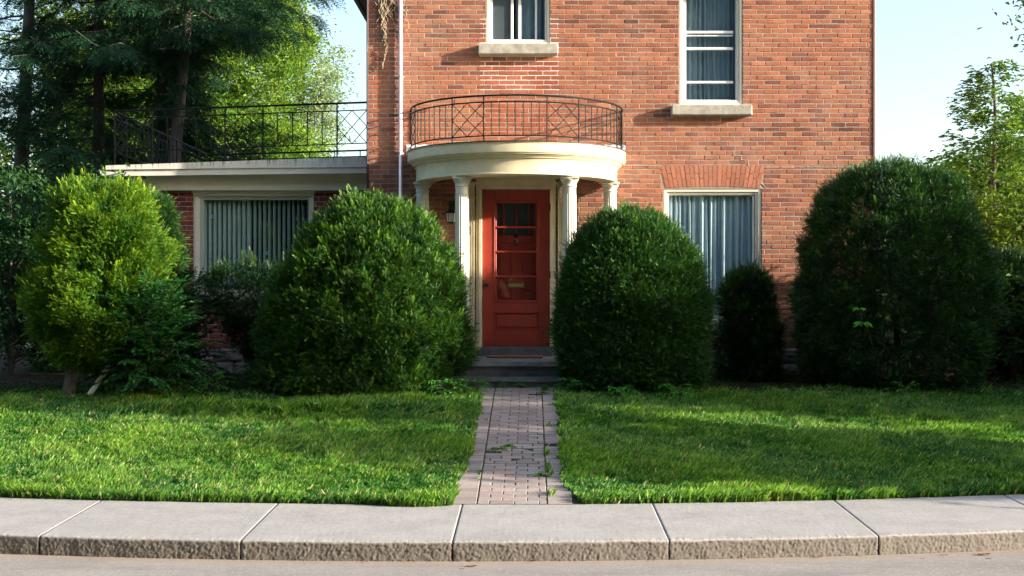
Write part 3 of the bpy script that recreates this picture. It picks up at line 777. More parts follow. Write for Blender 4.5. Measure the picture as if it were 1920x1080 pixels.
mb = MB(); ering(mb, [A(1.40, 3.399), A(.372, 3.398)]); mb.build('ceiling', M_SOFFIT, portico)
# sealant smeared where the deck meets the wall
mb = MB(); PP = []; n = 90
for k in range(n):
    x = PX(762, YW)+(PX(1172.5, YW)-PX(762, YW))*k/(n-1); zt = 3.735+.115+random.uniform(-.008, .006)
    for z in (3.70, 3.77, zt-.02, zt): PP.append((x, YW-.012-random.uniform(0, .004)*(z < zt), z))
mb.grid(PP, n, 4); V = np.concatenate(mb.v); nn = vnoise(V, 14, 5)*.6+vnoise(V, 45, 6)*.4
c = np.where(nn[:, None] > .55, np.array([[.30, .36, .45]]), np.array([[.72, .72, .74]]))
mkmesh('flashing', V, [np.concatenate(mb.q)], M_FLASH, col=c, smooth=False, parent=portico)
mb = MB(); ering(mb, [A(.06, 3.737), A(-.018, 3.729), A(-.022, 3.716), A(-.010, 3.712)]); mb.build('drip_edge', M_DARK, portico)
def column(cx, cy, r, parent, zt=3.303, zb=.915):
    mb = MB(); nf = 20
    def fl(t):
        ph = (t*nf/(2*PI)) % 1; return .085*math.sqrt(max(0, 1-((2*ph-1)/.86)**2)) if abs(2*ph-1) < .86 else 0
    H = zt-zb
    mb.lathe([(r*1.0, zb+.12), (r*1.0, zb+.14)], cx, cy, 160)
    mb.lathe([(r*(1.0-.13*max(0, v-.15)**1.4), zb+.14+(H-.36)*v) for v in np.linspace(0, 1, 12)], cx, cy, 160, flute=fl)
    r1 = r*.87
    mb.lathe([(r1*.93, zt-.225), (r1*1.0, zt-.22), (r1*1.0, zt-.135), (r1*1.06, zt-.13), (r1*1.12, zt-.12), (r1*1.06, zt-.11), (r1*1.02, zt-.105), (r1*1.05, zt-.085), (r1*1.18, zt-.065), (r1*1.34, zt-.045), (r1*1.38, zt-.034), (r1*1.34, zt-.028)], cx, cy, 48)
    mb.box(cx-r1*1.42, cx+r1*1.42, cy-r1*1.42, cy+r1*1.42, zt-.028, zt, .004)
    mb.lathe([(r*1.0, zb+.125), (r*1.10, zb+.118), (r*1.12, zb+.10), (r*1.2, zb+.09), (r*1.34, zb+.075), (r*1.36, zb+.055), (r*1.30, zb+.04)], cx, cy, 48)
    mb.box(cx-r*1.38, cx+r*1.38, cy-r*1.38, cy+r*1.38, zb, zb+.04, .004)
    return mb.build('column', basic_col, parent, smooth=False)
basic_col = basic('column_paint', (.70, .67, .56), .45, .05, 3, .12, .002, 60)
for t in (-R(36.5), R(36.5)):
    x, y = ellip(1.19, 1.19*1.0, t); column(x, y, .098, portico)
for s_ in (-1, 1): column(PC+s_*1.29, YW-.19, .098, portico)

# balcony railing on the portico
def rl(t, z, a=1.465, b_=1.365): x, y = ellip(a, b_, t); return (x, y, z)
def rod(mb, p, q_, r, n=5): mb.tube([p, q_], r, n)
mb = MB(); ZR = [3.80, 4.235, 4.318]
for z, r in ((ZR[0], .009), (ZR[1], .0095), (ZR[2], .013)): mb.tube([rl(t, z) for t in np.linspace(-PI/2, PI/2, 80)], r, 6)
rail = mb.build('balcony_railing', M_IRON, house, smooth=True); rail['label'] = 'bowed black iron railing on top of the portico'
cuts = [-90, -68.5, -34.3, -16.2, 16.2, 34.3, 68.5, 90]
for a in cuts:
    mb = MB(); rod(mb, rl(R(a), 3.715), rl(R(a), ZR[2]), .010, 6); mb.build('post', M_IRON, rail)
for k in range(7):
    a, c_ = R(cuts[k]), R(cuts[k+1])
    if k % 2 == 0:                                   # lattice bay
        mb = MB(); L = lambda u, v: rl(a+(c_-a)*u, ZR[0]+(ZR[1]-ZR[0])*v)
        for (p, q_) in (((0, 0), (1, 1)), ((0, 1), (1, 0)), ((.5, 0), (1, .5)), ((1, .5), (.5, 1)), ((.5, 1), (0, .5)), ((0, .5), (.5, 0))):
            mb.tube([L(p[0]+(q_[0]-p[0])*s_, p[1]+(q_[1]-p[1])*s_) for s_ in np.linspace(0, 1, 6)], .0055, 5)
        mb.build('lattice', M_IRON, rail)
    else:
        m = 7
        for j in range(1, m+1):
            t = a+(c_-a)*j/(m+1); mb = MB(); rod(mb, rl(t, ZR[0]), rl(t, ZR[1]), .0068); mb.build('baluster', M_IRON, rail)
for t, s_ in ((-PI/2, -1), (PI/2, 1)):
    x, y, z = rl(t, ZR[1])
    for zz in (4.21, 4.13): mb = MB(); rod(mb, (x, YW+.005, zz), (x-s_*-.0, YW-.03, zz), .008); mb.build('wall_bracket', M_IRON, rail)

# --- porch steps
steps = empty('stone_steps', (PX(968, 15.8), 15.8, GZ), 'grey stone steps rising from the brick path to the red door', 'steps')
def slab(name, x0, x1, y0, y1, z0, z1, mat, parent, rough=.006, b_=.01):
    mb = MB(); nx, ny, nz = 40, 8, 6; b = b_
    def face(f, nu, nv):
        L = [f(i/(nu-1), j/(nv-1)) for i in range(nu) for j in range(nv)]; mb.grid(L, nu, nv)
    X = lambda u: x0+(x1-x0)*u; Y = lambda v: y0+(y1-y0)*v; Z = lambda v: z0+(z1-z0)*v
    face(lambda u, v: (X(u), Y(v), z1), nx, ny); face(lambda u, v: (X(u), y0, Z(v)), nx, nz)
    face(lambda u, v: (x0, Y(u), Z(v)), ny, nz); face(lambda u, v: (x1, Y(u), Z(v)), ny, nz); face(lambda u, v: (X(u), Y(v), z0), nx, ny)
    V = np.concatenate(mb.v); n = vnoise(V, 9, 8)-.5; n2 = vnoise(V, 28, 9)-.5
    fr = np.exp(-((V[:, 1]-y0)/.02)**2); V[:, 1] += fr*(n*rough*3+n2*rough*2); V[:, 2] += fr*n*rough+(n*rough*.5)
    mb.v = [V]; return mb.build(name, mat, parent)
px0, px1 = PC-.98, PC+.98
M_TREAD = m_stone('landing_stone', (.27, .27, .26), 5, .004)  # paler than the stone of the risers and lower step
slab('landing', px0-.30, px1+.30, 15.86, YW-.005, .862, .915, M_TREAD, steps)
slab('riser', px0-.27, px1+.27, 15.92, YW-.05, .70, .861, M_STONE, steps, .004)
slab('tread', px0-.30, px1+.30, 15.60, 15.93, .685, .735, M_STONE, steps)
slab('riser', px0-.27, px1+.27, 15.65, 15.92, .50, .684, M_STONE, steps, .004)
slab('threshold', PX(901, YW-.1), PX(1035, YW-.1), YW-.17, YW+.05, .916, zd0, M_STONE, steps, .002)
dm = MB(); dm.box(PX(914, 17.4), PX(1017, 17.4), 17.0, 17.55, .918, .936, .006); tag(dm.build('doormat', M_MAT), 'thin reddish brown doormat on the landing before the red door', 'doormat')

# --- pipes
mb = MB(); xp = X_(751.5); mb.tube([(xp, YW-.045, ZF-.2), (xp, YW-.045, EAVE)], .027, 12); dp = mb.build('downpipe', M_PIPE, house, smooth=True); dp['label'] = 'lilac white drainpipe down the left side of the facade'
for z in (Z_(145), Z_(288), Z_(20)):
    mb = MB(); mb.tube([(xp, YW-.045, z-.012), (xp, YW-.045, z+.012)], .031, 12); mb.box(xp-.045, xp+.045, YW-.012, YW-.002, z-.01, z+.01); mb.build('pipe_clip', M_PIPE, dp)
mb = MB(); mb.box(X_(687.5), XL-.001, YW-.035, YW+.05, GZ+.1, EAVE, .006); mb.box(X_(688.5)+.004, XL-.006, YW-.05, YW-.036, Z_(100), Z_(84), .003); cp = mb.build('corner_downpipe', M_DARK, house); cp['label'] = 'dark square downpipe at the left corner'
mb = MB(); mb.box(XR+.001, XR+.03, YW-.01, YW+.06, GZ+.1, EAVE, .004); mb.build('corner_trim', basic('brown_trim', (.30, .16, .13), .5, .1, 5, 0), house)

# --- the wing
WXL, WXR = PX(226, YG), XL
wing_h = (PX(363, YG), PX(588, YG), PZ(552, YG), PZ(360, YG))
ZFW = PZ(653, YG)
mb = MB(); brick_face(mb, WXL, WXR, ZFW, 3.34, YG, [wing_h, (PX(352, YG), PX(600, YG), PZ(566, YG), PZ(551, YG))], col_wing, ch=.0695, bl=.215, gap=.011, header_every=0)
ww = mb.build('wing_wall', M_BRICK, house, col=True)
mb = MB(); wall_plane(mb, WXL, WXR, ZFW, 3.5, YG+.009, [wing_h])
h = wing_h
for (p, q_) in (((h[0], h[2]), (h[0], h[3])), ((h[1], h[3]), (h[1], h[2])), ((h[0], h[3]), (h[1], h[3])), ((h[1], h[2]), (h[0], h[2]))):
    i = mb.verts([(p[0], YG+.009, p[1]), (q_[0], YG+.009, q_[1]), (q_[0], YG+.26, q_[1]), (p[0], YG+.26, p[1])]); mb.quads([(i, i+1, i+2, i+3)])
mb.build('mortar', basic('grey_mortar', (.40, .36, .35), .95, .12, 20, .4, .003, 200), ww)
mb = MB(); vquad(mb, (WXL, 24.3), (WXL, YG+.004), GZ-.3, 3.5); vquad(mb, (WXR, 24.3), (WXL, 24.3), GZ-.3, 3.5); mb.build('wing_side_wall', M_SIDE, house)
mb = MB(); rubble(mb, WXL-.03, WXR, YG-.03, GZ-.2, ZFW); vquad(mb, (WXL, YG-.02), (WXR, YG-.02), GZ-.3, ZFW-.002); mb.build('wing_foundation', M_RUBBLE, house)
mb = MB(); vquad(mb, (WXL+.2, 21.5), (WXR-.1, 21.5), .9, 3.45); vquad(mb, (WXL+.2, YG+.27), (WXL+.2, 21.5), .9, 3.45); vquad(mb, (WXR-.1, 21.5), (WXR-.1, YG+.27), .9, 3.45); mb.build('wing_interior', M_INT, house)
# wing window with vertical blinds
W4 = casing('window', wing_h, YG, .075, 'wing window with sage vertical blinds and small blue flower stickers')
mb = MB(); frame_ring(mb, PX(373, YG), PX(583, YG), PZ(548, YG), PZ(368, YG), .05, YG+.05, YG+.12); mb.build('sash', basic('sage_sash_paint', (.42, .50, .44), .5, .05, 4, 0), W4)
mb = MB(); mb.box(h[0]-.02, h[1]+.02, YG-.035, YG+.005, h[3]-.02, h[3]+.035, .008); mb.box(h[0]-.005, h[1]+.005, YG-.018, YG+.02, h[3]-.055, h[3]-.021, .006); mb.build('head_moulding', M_CASE, W4)
pane(PX(378, YG), PX(579, YG), PZ(546, YG), PZ(371, YG), YG+.075, W4)
for k in range(22):
    xc = PX(387+9.0*k+(2 if k > 9 else 0), YG+.2); ang = R(48 if k < 10 else 66)+random.uniform(-.05, .05); mb = MB(); L = []
    zt_, zb_ = PZ(370, YG+.2), PZ(560, YG+.2)
    for i_ in range(6):
        u = i_/5-.5; cz_ = .008*(1-4*u*u)
        for z in (zb_, zt_): L.append((xc+.085*u*math.cos(ang)+cz_*math.sin(ang), YG+.20-.085*u*math.sin(ang)*-1-cz_*math.cos(ang), z))
    mb.grid(L, 6, 2); mb.build('blind_slat', M_BLIND, W4, smooth=True)
for (px_, py_, r_) in ((398, 405, .03), (447, 427, .02), (503, 420, .026), (556, 410, .018), (501, 474, .032), (412, 492, .02)):
    mb = MB(); cx_, cz_ = PX(px_, YG+.07), PZ(py_, YG+.07)
    for k in range(5):
        t = 2*PI*k/5+px_; c0 = (cx_+r_*.6*math.cos(t), cz_+r_*.6*math.sin(t)); i = mb.verts([(c0[0]+r_*.45*math.cos(2*PI*j/8), YG+.068, c0[1]+r_*.45*math.sin(2*PI*j/8)) for j in range(8)])
        mb.quads([(i, i+1, i+2, i+3), (i, i+3, i+4, i+7), (i+4, i+5, i+6, i+7)])
    mb.build('flower_sticker', M_STICKER, W4)
sill(352, 600, 551.5, 566, YG, M_SILL, W4, .06)
# frieze, fascia, gutter, flat roof (its edge is pitched up towards the house)
def ztop(x): return 3.630+.13*(x-PX(198, 18.4))/(PX(688, 18.4)-PX(198, 18.4))
xf0, xf1 = PX(198, 18.4), X_(687)-.002
mb = MB(); mb.box(WXL-.02, WXR, YG-.13, YG+.3, PZ(357, YG-.13), 3.56, .004); mb.build('wing_frieze', M_CASE, house)
mb = MB(); mb.cur = (0, 0, 0)
def wedge(x0, x1, y0, y1, zb0, zb1, zt0, zt1, n=60, cols=(0, 0)):
    for k in range(n):
        u0, u1 = k/n, (k+1)/n; xa, xb = x0+(x1-x0)*u0, x0+(x1-x0)*u1
        za, zb_ = zb0+(zb1-zb0)*u0, zb0+(zb1-zb0)*u1; ta, tb = zt0+(zt1-zt0)*u0, zt0+(zt1-zt0)*u1
        i = mb.verts([(xa, y0, za), (xb, y0, zb_), (xb, y0, tb), (xa, y0, ta), (xa, y1, za), (xb, y1, zb_), (xb, y1, tb), (xa, y1, ta)])
        mb.c[-1][:] = [[cols[0]]*3, [cols[0]]*3, [cols[1]]*3, [cols[1]]*3, [0]*3, [0]*3, [cols[1]]*3, [cols[1]]*3]
        q = [(i, i+1, i+2, i+3), (i+3, i+2, i+6, i+7), (i, i+4, i+5, i+1)]
        if k == 0: q.append((i, i+3, i+7, i+4))
        mb.quads(q)
zb = lambda py, x: PZ(py, 18.4)
wedge(xf0, xf1, 18.40, 18.46, PZ(318, 18.4), PZ(313, 18.4), ztop(xf0), ztop(xf1), cols=(0, 1))
wedge(xf0+.004, xf1, 18.425, 18.47, PZ(330, 18.4), PZ(324, 18.4), PZ(318, 18.4)-.002, PZ(313, 18.4)-.002)
wedge(xf0, xf1, 18.47, 24.3, PZ(329, 18.4)+.01, PZ(323, 18.4)+.01, ztop(xf0)-.01, ztop(xf1)-.01)
roofw = mb.build('wing_roof', M_FASCIA, house, col=True)
mb = MB(); L = []
for y in (18.42, 24.3):
    for (dx, dz) in ((0, -.085), (-.05, -.09), (-.085, -.06), (-.10, 0), (-.092, 0), (-.078, -.055), (-.05, -.08), (0, -.078)): L.append((xf0-.002+dx, y, 3.57+dz))
mb.grid(L, 2, 8)
i = mb.verts([(xf0-.002, 18.421, 3.485), (xf0-.052, 18.421, 3.48), (xf0-.087, 18.421, 3.51), (xf0-.10, 18.421, 3.57)]); mb.quads([(i, i+1, i+2, i+3)])
mb.build('gutter', M_WHITE, house)

# wing terrace railing
YR = 18.7
def zr(x, a): return a+(x-PX(215, YR))/(PX(688, YR)-PX(215, YR))*.13
xa, xb = PX(215, YR), X_(688)
mb = MB()
for a, r in ((4.455, .016), (4.345, .009), (3.86, .008)): mb.tube([(xa, YR, zr(xa, a)), (xb, YR, zr(xb, a))], r, 6)
for a, r in ((4.455, .016), (4.345, .009), (3.86, .008)): mb.tube([(xa, YR, a), (xa, 24.1, a)], r, 6)
for a, r in ((4.455, .018), (4.345, .010)): mb.tube([(xa, 24.1, a), (XL, 24.1, zr(XL, a)-.02)], r, 6)
wr = mb.build('terrace_railing', M_IRON, house); wr['label'] = 'straight black iron railing round the flat wing roof'
def post(x, y, z0, z1, r=.011, name='post'): mb = MB(); rod(mb, (x, y, z0), (x, y, z1), r, 6); return mb.build(name, M_IRON, wr)
def lattice(f):
    mb = MB()
    for (p, q_) in (((0, 0), (1, 1)), ((0, 1), (1, 0)), ((.5, 0), (1, .5)), ((1, .5), (.5, 1)), ((.5, 1), (0, .5)), ((0, .5), (.5, 0))): rod(mb, f(*p), f(*q_), .0058, 5)
    mb.build('lattice', M_IRON, wr)
bays = [(215, 286, 1), (286, 422, 0), (422, 493, 1), (493, 632, 0), (632, 688, 2)]
for (p, q_, k) in bays:
    x0, x1 = PX(p, YR), PX(q_, YR); post(x0, YR, ztop(x0)-.02, zr(x0, 4.455), .012)
    if k: lattice(lambda u, v: (x0+(x1-x0)*u, YR, zr(x0+(x1-x0)*u, 3.86+(4.345-3.86)*v)))
    else:
        for j in range(1, 5): x = x0+(x1-x0)*j/5; post(x, YR, zr(x, 3.86), zr(x, 4.345), .0078, 'baluster')
    mb = MB(); mb.box(x0-.055, x0+.055, YR-.05, YR+.12, ztop(x0)-.005, ztop(x0)+.028, .006); mb.build('foot_block', M_BARK2, wr)
ys = [19.25, 20.33, 20.9, 21.97, 22.53, 23.6, 24.1]; prev = YR
for n_, y in enumerate(ys):
    post(xa, y, 3.62, 4.455, .012); L0 = prev
    if n_ % 2 == 0: lattice(lambda u, v: (xa, L0+(y-L0)*u, 3.86+(4.345-3.86)*v))
    else:
        for j in range(1, 5): post(xa, L0+(y-L0)*j/5, 3.86, 4.345, .0078, 'baluster')
    prev = y
for k in range(1, 8): x = xa+(XL-xa)*k/8; post(x, 24.1, 3.7, zr(x, 4.455)-.02, .011)

# dried climber roots clinging by the drainpipe
def squiggle(x, y, x2, y2, amp, n=14):
    ph = random.uniform(0, 6); return [(X_(x+(x2-x)*k/n+amp*math.sin(ph+k*1.1)*(.3+k/n)*.7), YW-.02-.03*random.random(), Z_(y+(y2-y)*k/n)) for k in range(n+1)]
mb = MB()
for k in range(26):
    x = random.uniform(702, 766); mb.tube(squiggle(x, -60, random.uniform(704, 764), random.uniform(10, 50), random.uniform(4, 9)), random.uniform(.004, .008), 5)
for k in range(6): mb.tube(squiggle(random.uniform(708, 722), 0, random.uniform(718, 724), random.uniform(55, 80), 5), .0075, 5)
for (a, c_, r_) in ((720, 724, .006), (722, 726, .0045), (719, 723, .005)): mb.tube(squiggle(a, 50, c_, 92, 3)+squiggle(c_, 94, 717, 130, 1.2), r_, 5)
mb.tube(squiggle(762, 10, 768, 84, 3), .0045, 5); mb.tube(squiggle(758, 0, 765, 60, 4), .005, 5)
for k in range(7): mb.tube(squiggle(756, 145+4*k, random.uniform(744, 758), 170+5*k, 3), .004, 5)
tag(mb.build('dried_vine', M_TWIG), 'pale dried climber stems hanging on the brick beside the drainpipe', 'vine')
mb = MB()
for k in range(8): mb.tube([(PX(1050+random.uniform(-3, 3)+2*math.sin(j*1.3+k), 16.95), 16.95+random.uniform(-.02, .02), PZ(328+j*5, 16.95)) for j in range(random.randint(4, 8))], .0035, 4)
tag(mb.build('dried_nest_stems', M_TWIG), 'tuft of dry straw hanging behind the right front column', 'dry stems')

# ------------------------------------------------------------------ foliage engine
def norm(a): return a/np.maximum(1e-9, np.linalg.norm(a, axis=-1, keepdims=True))
def frames(d, up=None, roll=None):
    d = norm(d); n = len(d)
    if up is None: up = np.tile([[0, 0, 1.]], (n, 1))+rng.normal(0, .25, (n, 3))
    s_ = norm(np.cross(up, d)); u = np.cross(d, s_)
    if roll is not None:
        c, s2 = np.cos(roll)[:, None], np.sin(roll)[:, None]; s_, u = s_*c+u*s2, u*c-s_*s2
    return np.stack([d, s_, u], 1)                  # rows: x dir, y side, z up
def instance(TV, TF, pos, Fr, sc_):
    n, k = len(pos), len(TV)
    V = np.einsum('kj,njc->nkc', TV, Fr)*np.asarray(sc_)[:, None, None]+pos[:, None, :]
    out = []
    for f in TF: out.append((f[None]+(np.arange(n)*k)[:, None, None]).reshape(-1, f.shape[1]))
    return V.reshape(-1, 3), out
class Fol:                                          # gathers instanced pieces into one mesh
    def __init__(s): s.V = []; s.Q = []; s.T = []; s.C = []; s.n = 0
    def add(s, tpl, pos, Fr, sc_, base, tip=None):
        TV, TF, W = tpl
        if len(pos) == 0: return
        V, Fs = instance(TV, TF, pos, Fr, sc_)
        for f in Fs: (s.T if f.shape[1] == 3 else s.Q).append(f+s.n)
        base = np.asarray(base); tip = base if tip is None else np.asarray(tip)
        if base.ndim == 1: base = np.tile(base, (len(pos), 1))
        if tip.ndim == 1: tip = np.tile(tip, (len(pos), 1))
        s.C.append((base[:, None]*(1-W[None, :, None])+tip[:, None]*W[None, :, None]).reshape(-1, 3)); s.V.append(V); s.n += len(V)
    def build(s, name, mat, parent=None, smooth=False):
        Fc = []
        if s.Q: Fc.append(np.concatenate(s.Q))
        if s.T: Fc.append(np.concatenate(s.T))
        return mkmesh(name, np.concatenate(s.V), Fc, mat, col=np.clip(np.concatenate(s.C), 0, 1), smooth=smooth, parent=parent)
def tpl_spray(k=6, wid=.30, nw=.075, droop=.0, curve=.10, twig=None):
    V = []; T = []; W = []
    def z(x): return curve*x*x-droop*x*x
    for i in range(k):
        x = .06+.86*i/k
        for s_ in (-1, 1):
            L = wid*(1-.45*(i/k))*(.75+.25*math.sin(i*2.1+s_)); a = len(V)
            V += [(x-nw/2, 0, z(x)), (x+nw/2, 0, z(x)), (x+L*.75, s_*L, z(x)+.06*((i+ (s_ > 0)) % 2)+.03)]; W += [x*.8, x*.8, min(1, x+.15)]; T.append((a, a+1, a+2))
    a = len(V); V += [(.82, -.03, z(.82)), (.82, .03, z(.82)), (1.08, 0, z(1)+.03)]; W += [.8, .8, 1]; T.append((a, a+1, a+2))
    return np.array(V, float), [np.array(T)], np.array(W, float)
SPR = tpl_spray(6, .34, .12); SHOOT = tpl_spray(7, .24, .11, 0, .16); SHOOT = (SHOOT[0], SHOOT[1], SHOOT[2]**1.4); SPR2 = tpl_spray(7, .22, .06, .35, 0)
def tpl_leaf(fold=.18, w_=.5, pts=5):               # a pointed leaf, folded along its midrib
    V = [(0, 0, 0), (.33, w_*.5, fold), (.66, w_*.42, fold*.7), (1, 0, -.08), (.66, -w_*.42, fold*.7), (.33, -w_*.5, fold), (.5, 0, 0)]
    T = [(0, 1, 6), (1, 2, 6), (2, 3, 6), (3, 4, 6), (4, 5, 6), (5, 0, 6)]
    return np.array(V, float), [np.array(T)], np.array([.2, .6, .8, 1, .8, .6, .5])
LEAF = tpl_leaf()
LEAFQ = (np.array([(0, 0, 0), (.5, .32, .1), (1, 0, 0), (.5, -.32, .1)], float), [np.array([(0, 1, 2, 3)])], np.array([.3, .7, 1, .7]))
def jitcol(c, n, a=.2, b=.1):
    c = np.asarray(c); return c[None]*rng.uniform(1-a, 1+a, (n, 1))*(1+rng.uniform(-b, b, (n, 3)))

def lump(th, t, seed, amp):
    r = np.random.default_rng(seed); o = 0
    for k in range(7):
        fa, ft, p = r.integers(1, 6), r.uniform(2, 9), r.uniform(0, 6.28); o = o+np.sin(th*fa+t*ft+p)*r.uniform(.4, 1)
    return 1+amp*o/3
def yew(name, label, cx, cy, H, prof, n, seed, base, tip, amp=.07, depth=.75, rough=.45, fresh=.28, L=(.044, .080), group=None, mat=None, cat='shrub', up=.20, long_shoots=60, lean=(0, 0), zb=None, tipamt=.5, trunk=None, tri=SPR, clump=10):
    """prof: rows (height fraction, radius x, radius y, centre shift in x)"""
    global rng
    rng = np.random.default_rng(seed); random.seed(seed)
    zb = gzf(cx, cy) if zb is None else zb
    o = empty(name, (cx, cy, zb), label, cat, group)
    prof = np.array(prof, float); nc = n//clump
    tt = rng.uniform(0, 1, nc*4); rr = np.interp(tt, prof[:, 0], prof[:, 1]); keep = rng.uniform(0, 1, nc*4)*prof[:, 1].max() < rr+(.12 if prof[0, 1] > .05 else -.02); tt = tt[keep][:nc]; m = len(tt)
    # dome caps: bias samples so that the flat top is filled too
    th = rng.uniform(0, 2*PI, m); lu = lump(th, tt*3, seed, amp)
    rx = np.interp(tt, prof[:, 0], prof[:, 1]); ry = np.interp(tt, prof[:, 0], prof[:, 2]); sx = np.interp(tt, prof[:, 0], prof[:, 3])
    e = .02; slope = (np.interp(np.clip(tt+e, 0, 1), prof[:, 0], prof[:, 1])-np.interp(np.clip(tt-e, 0, 1), prof[:, 0], prof[:, 1]))/(2*e*H)
    sp0 = np.stack([np.cos(th)*rx, np.sin(th)*ry, tt*H], 1); bn = vnoise(sp0, 5.5, seed)*.6+vnoise(sp0, 12, seed+1)*.4
    dep = np.where(rng.uniform(0, 1, m) < .8, rng.uniform(.93, 1.01, m), 1-rng.uniform(0, 1, m)*depth)-np.clip(.62-bn, 0, .4)*rough
    C = np.stack([cx+sx+np.cos(th)*rx*lu*dep, cy+np.sin(th)*ry*lu*dep, zb+tt*H*(1-.15*(1-dep))], 1)
    nr = norm(np.stack([np.cos(th)/np.maximum(rx, .1), np.sin(th)/np.maximum(ry, .1), np.clip(-slope, -.6, 3)/np.maximum(.5*(rx+ry), .1)], 1))
    nr = norm(nr); n2 = m*clump
    cd = norm(nr+np.array([[0, 0, up]])+rng.normal(0, .28, (m, 3)))
    D = np.repeat(cd, clump, 0)+rng.normal(0, .52, (n2, 3)); Pn = np.repeat(C, clump, 0)+rng.normal(0, .036, (n2, 3))
    new = np.repeat(rng.uniform(0, 1, m)**1.3, clump)*(.6+.4*rng.uniform(0, 1, n2))
    outer = np.repeat(dep > .86, clump)
    bc = jitcol(base, n2, .35, .12); tc = bc*(1-(new*outer*tipamt*1.2).clip(0, 1)[:, None])+jitcol(tip, n2, .2, .12)*(new*outer*tipamt*1.2).clip(0, 1)[:, None]
    f = Fol(); f.add(tri, Pn, frames(D, roll=rng.normal(0, .5, n2)), rng.uniform(L[0], L[1], n2), bc, tc)
    # fresh pale shoots standing proud, caught light painted into tips, more towards the top
    ns = int(n*fresh); ts = rng.choice(m, ns); on = dep[ts] > .84; ts = ts[on]; ns = len(ts)
    Ds = nr[ts]*1.0+np.array([[.12, -.1, up*.7]])+rng.normal(0, .42, (ns, 3)); Ps = C[ts]+rng.normal(0, .05, (ns, 3))+nr[ts]*.02
    fz = rng.uniform(0, 1, (ns, 1))**.8*(.55+.45*np.clip(tt[ts], 0, 1)[:, None]); f.add(SHOOT, Ps, frames(Ds, roll=rng.normal(0, .7, ns)), rng.uniform(L[0], L[1], ns)*1.05, jitcol(base, ns, .3, .1)*1.2, (np.array(tip)*fz+np.array(base)*1.5*(1-fz))*rng.uniform(.8, 1.3, (ns, 1)))
    # hanging longer shoots that break the outline
    k = long_shoots
    if k:
        id_ = rng.choice(np.where(dep > .9)[0], k); d0 = norm(nr[id_]*.8+np.array([[0, 0, .7]])+rng.normal(0, .25, (k, 3)))
        for s_ in range(4):
            q = C[id_]+d0*(.03+.05*s_)*rng.uniform(.6, 1.25, (k, 1))+np.array([[0, 0, -.006*s_*s_]]); f.add(tri, q, frames(d0+rng.normal(0, .12, (k, 3))), np.full(k, .085), jitcol(base, k), jitcol(np.array(tip)*1.0, k))
    fo = f.build('foliage', mat or M_YEW, o)
    # stems
    mb = MB()
    trs = trunk or [(0, 0, .05)]
    for (dx, dy, r0) in trs:
        top = H*.7; pts = [(cx+dx*(1-k/6)+sx.mean()*k/6+.05*math.sin(k+dx*9), cy+dy*(1-k/6), zb-.05+top*k/6) for k in range(7)]
        mb.tube(pts, [r0*(1-.12*k) for k in range(7)], 8)
        for j in range(26):
            h_ = random.uniform(.12, .95); kk = min(5, int(h_*6)); p = Vector(pts[kk]).lerp(Vector(pts[kk+1]), h_*6-kk)
            a = random.uniform(0, 2*PI); t_ = min(.97, (p.z-zb)/H+random.uniform(.03, .2)); Rx, Ry, Sx = (np.interp(t_, prof[:, 0], prof[:, q]) for q in (1, 2, 3))
            e_ = Vector((cx+Sx+math.cos(a)*Rx*.72, cy+math.sin(a)*Ry*.72, zb+t_*H)); md = p.lerp(e_, .5)+Vector((random.uniform(-.06, .06), random.uniform(-.06, .06), -.05))
            mb.tube([p, md, e_], [r0*.32, r0*.2, r0*.08], 5, cap=False)
    mb.build('trunk', M_YEWBARK if trunk is None else M_BARK, o, smooth=True)
    return o

G1, G2 = (.014, .060, .013), (.27, .52, .045)        # yew: old needles darkened as shade, new shoots brightened as caught light
def prof_from(pts, cx, Y, zb, H, ry, flat=1.0):
    """silhouette rows (py, px_left, px_right) read from the photograph's proportions -> profile"""
    out = []
    for (py, a, c_) in pts:
        z = (PZ(py, Y)-zb)/H; x0, x1 = PX(a, Y), PX(c_, Y); out.append((z, (x1-x0)/2, (x1-x0)/2*ry, (x0+x1)/2-cx))
    out.sort(); return out
def sil(name, label, Y, pts, n, seed, base, tip, ry=.85, cxp=None, lift=False, **k):
    top = min(p[0] for p in pts); cxp = cxp or (pts[-1][1]+pts[-1][2])/2; cx = PX(cxp, Y); zb = gzf(cx, Y); H = PZ(top, Y)-zb
    pr = prof_from(pts, cx, Y, zb, H, ry)
    if lift: pr = [(0, .012, .012, 0), (pr[0][0]-.012, .012, .012, pr[0][3])]+pr
    elif pr[0][0] > 0: pr = [(0, *pr[0][1:])]+pr
    pr[-1] = (.985, *pr[-1][1:]); pr.append((1.0, pr[-1][1]*.35, pr[-1][2]*.35, pr[-1][3]))
    n = int(n*3.7); pr = [(a, b*.965, c*.965, d) for (a, b, c, d) in pr]
    return yew(name, label, cx, Y, H, pr, n, seed, base, tip, **k)

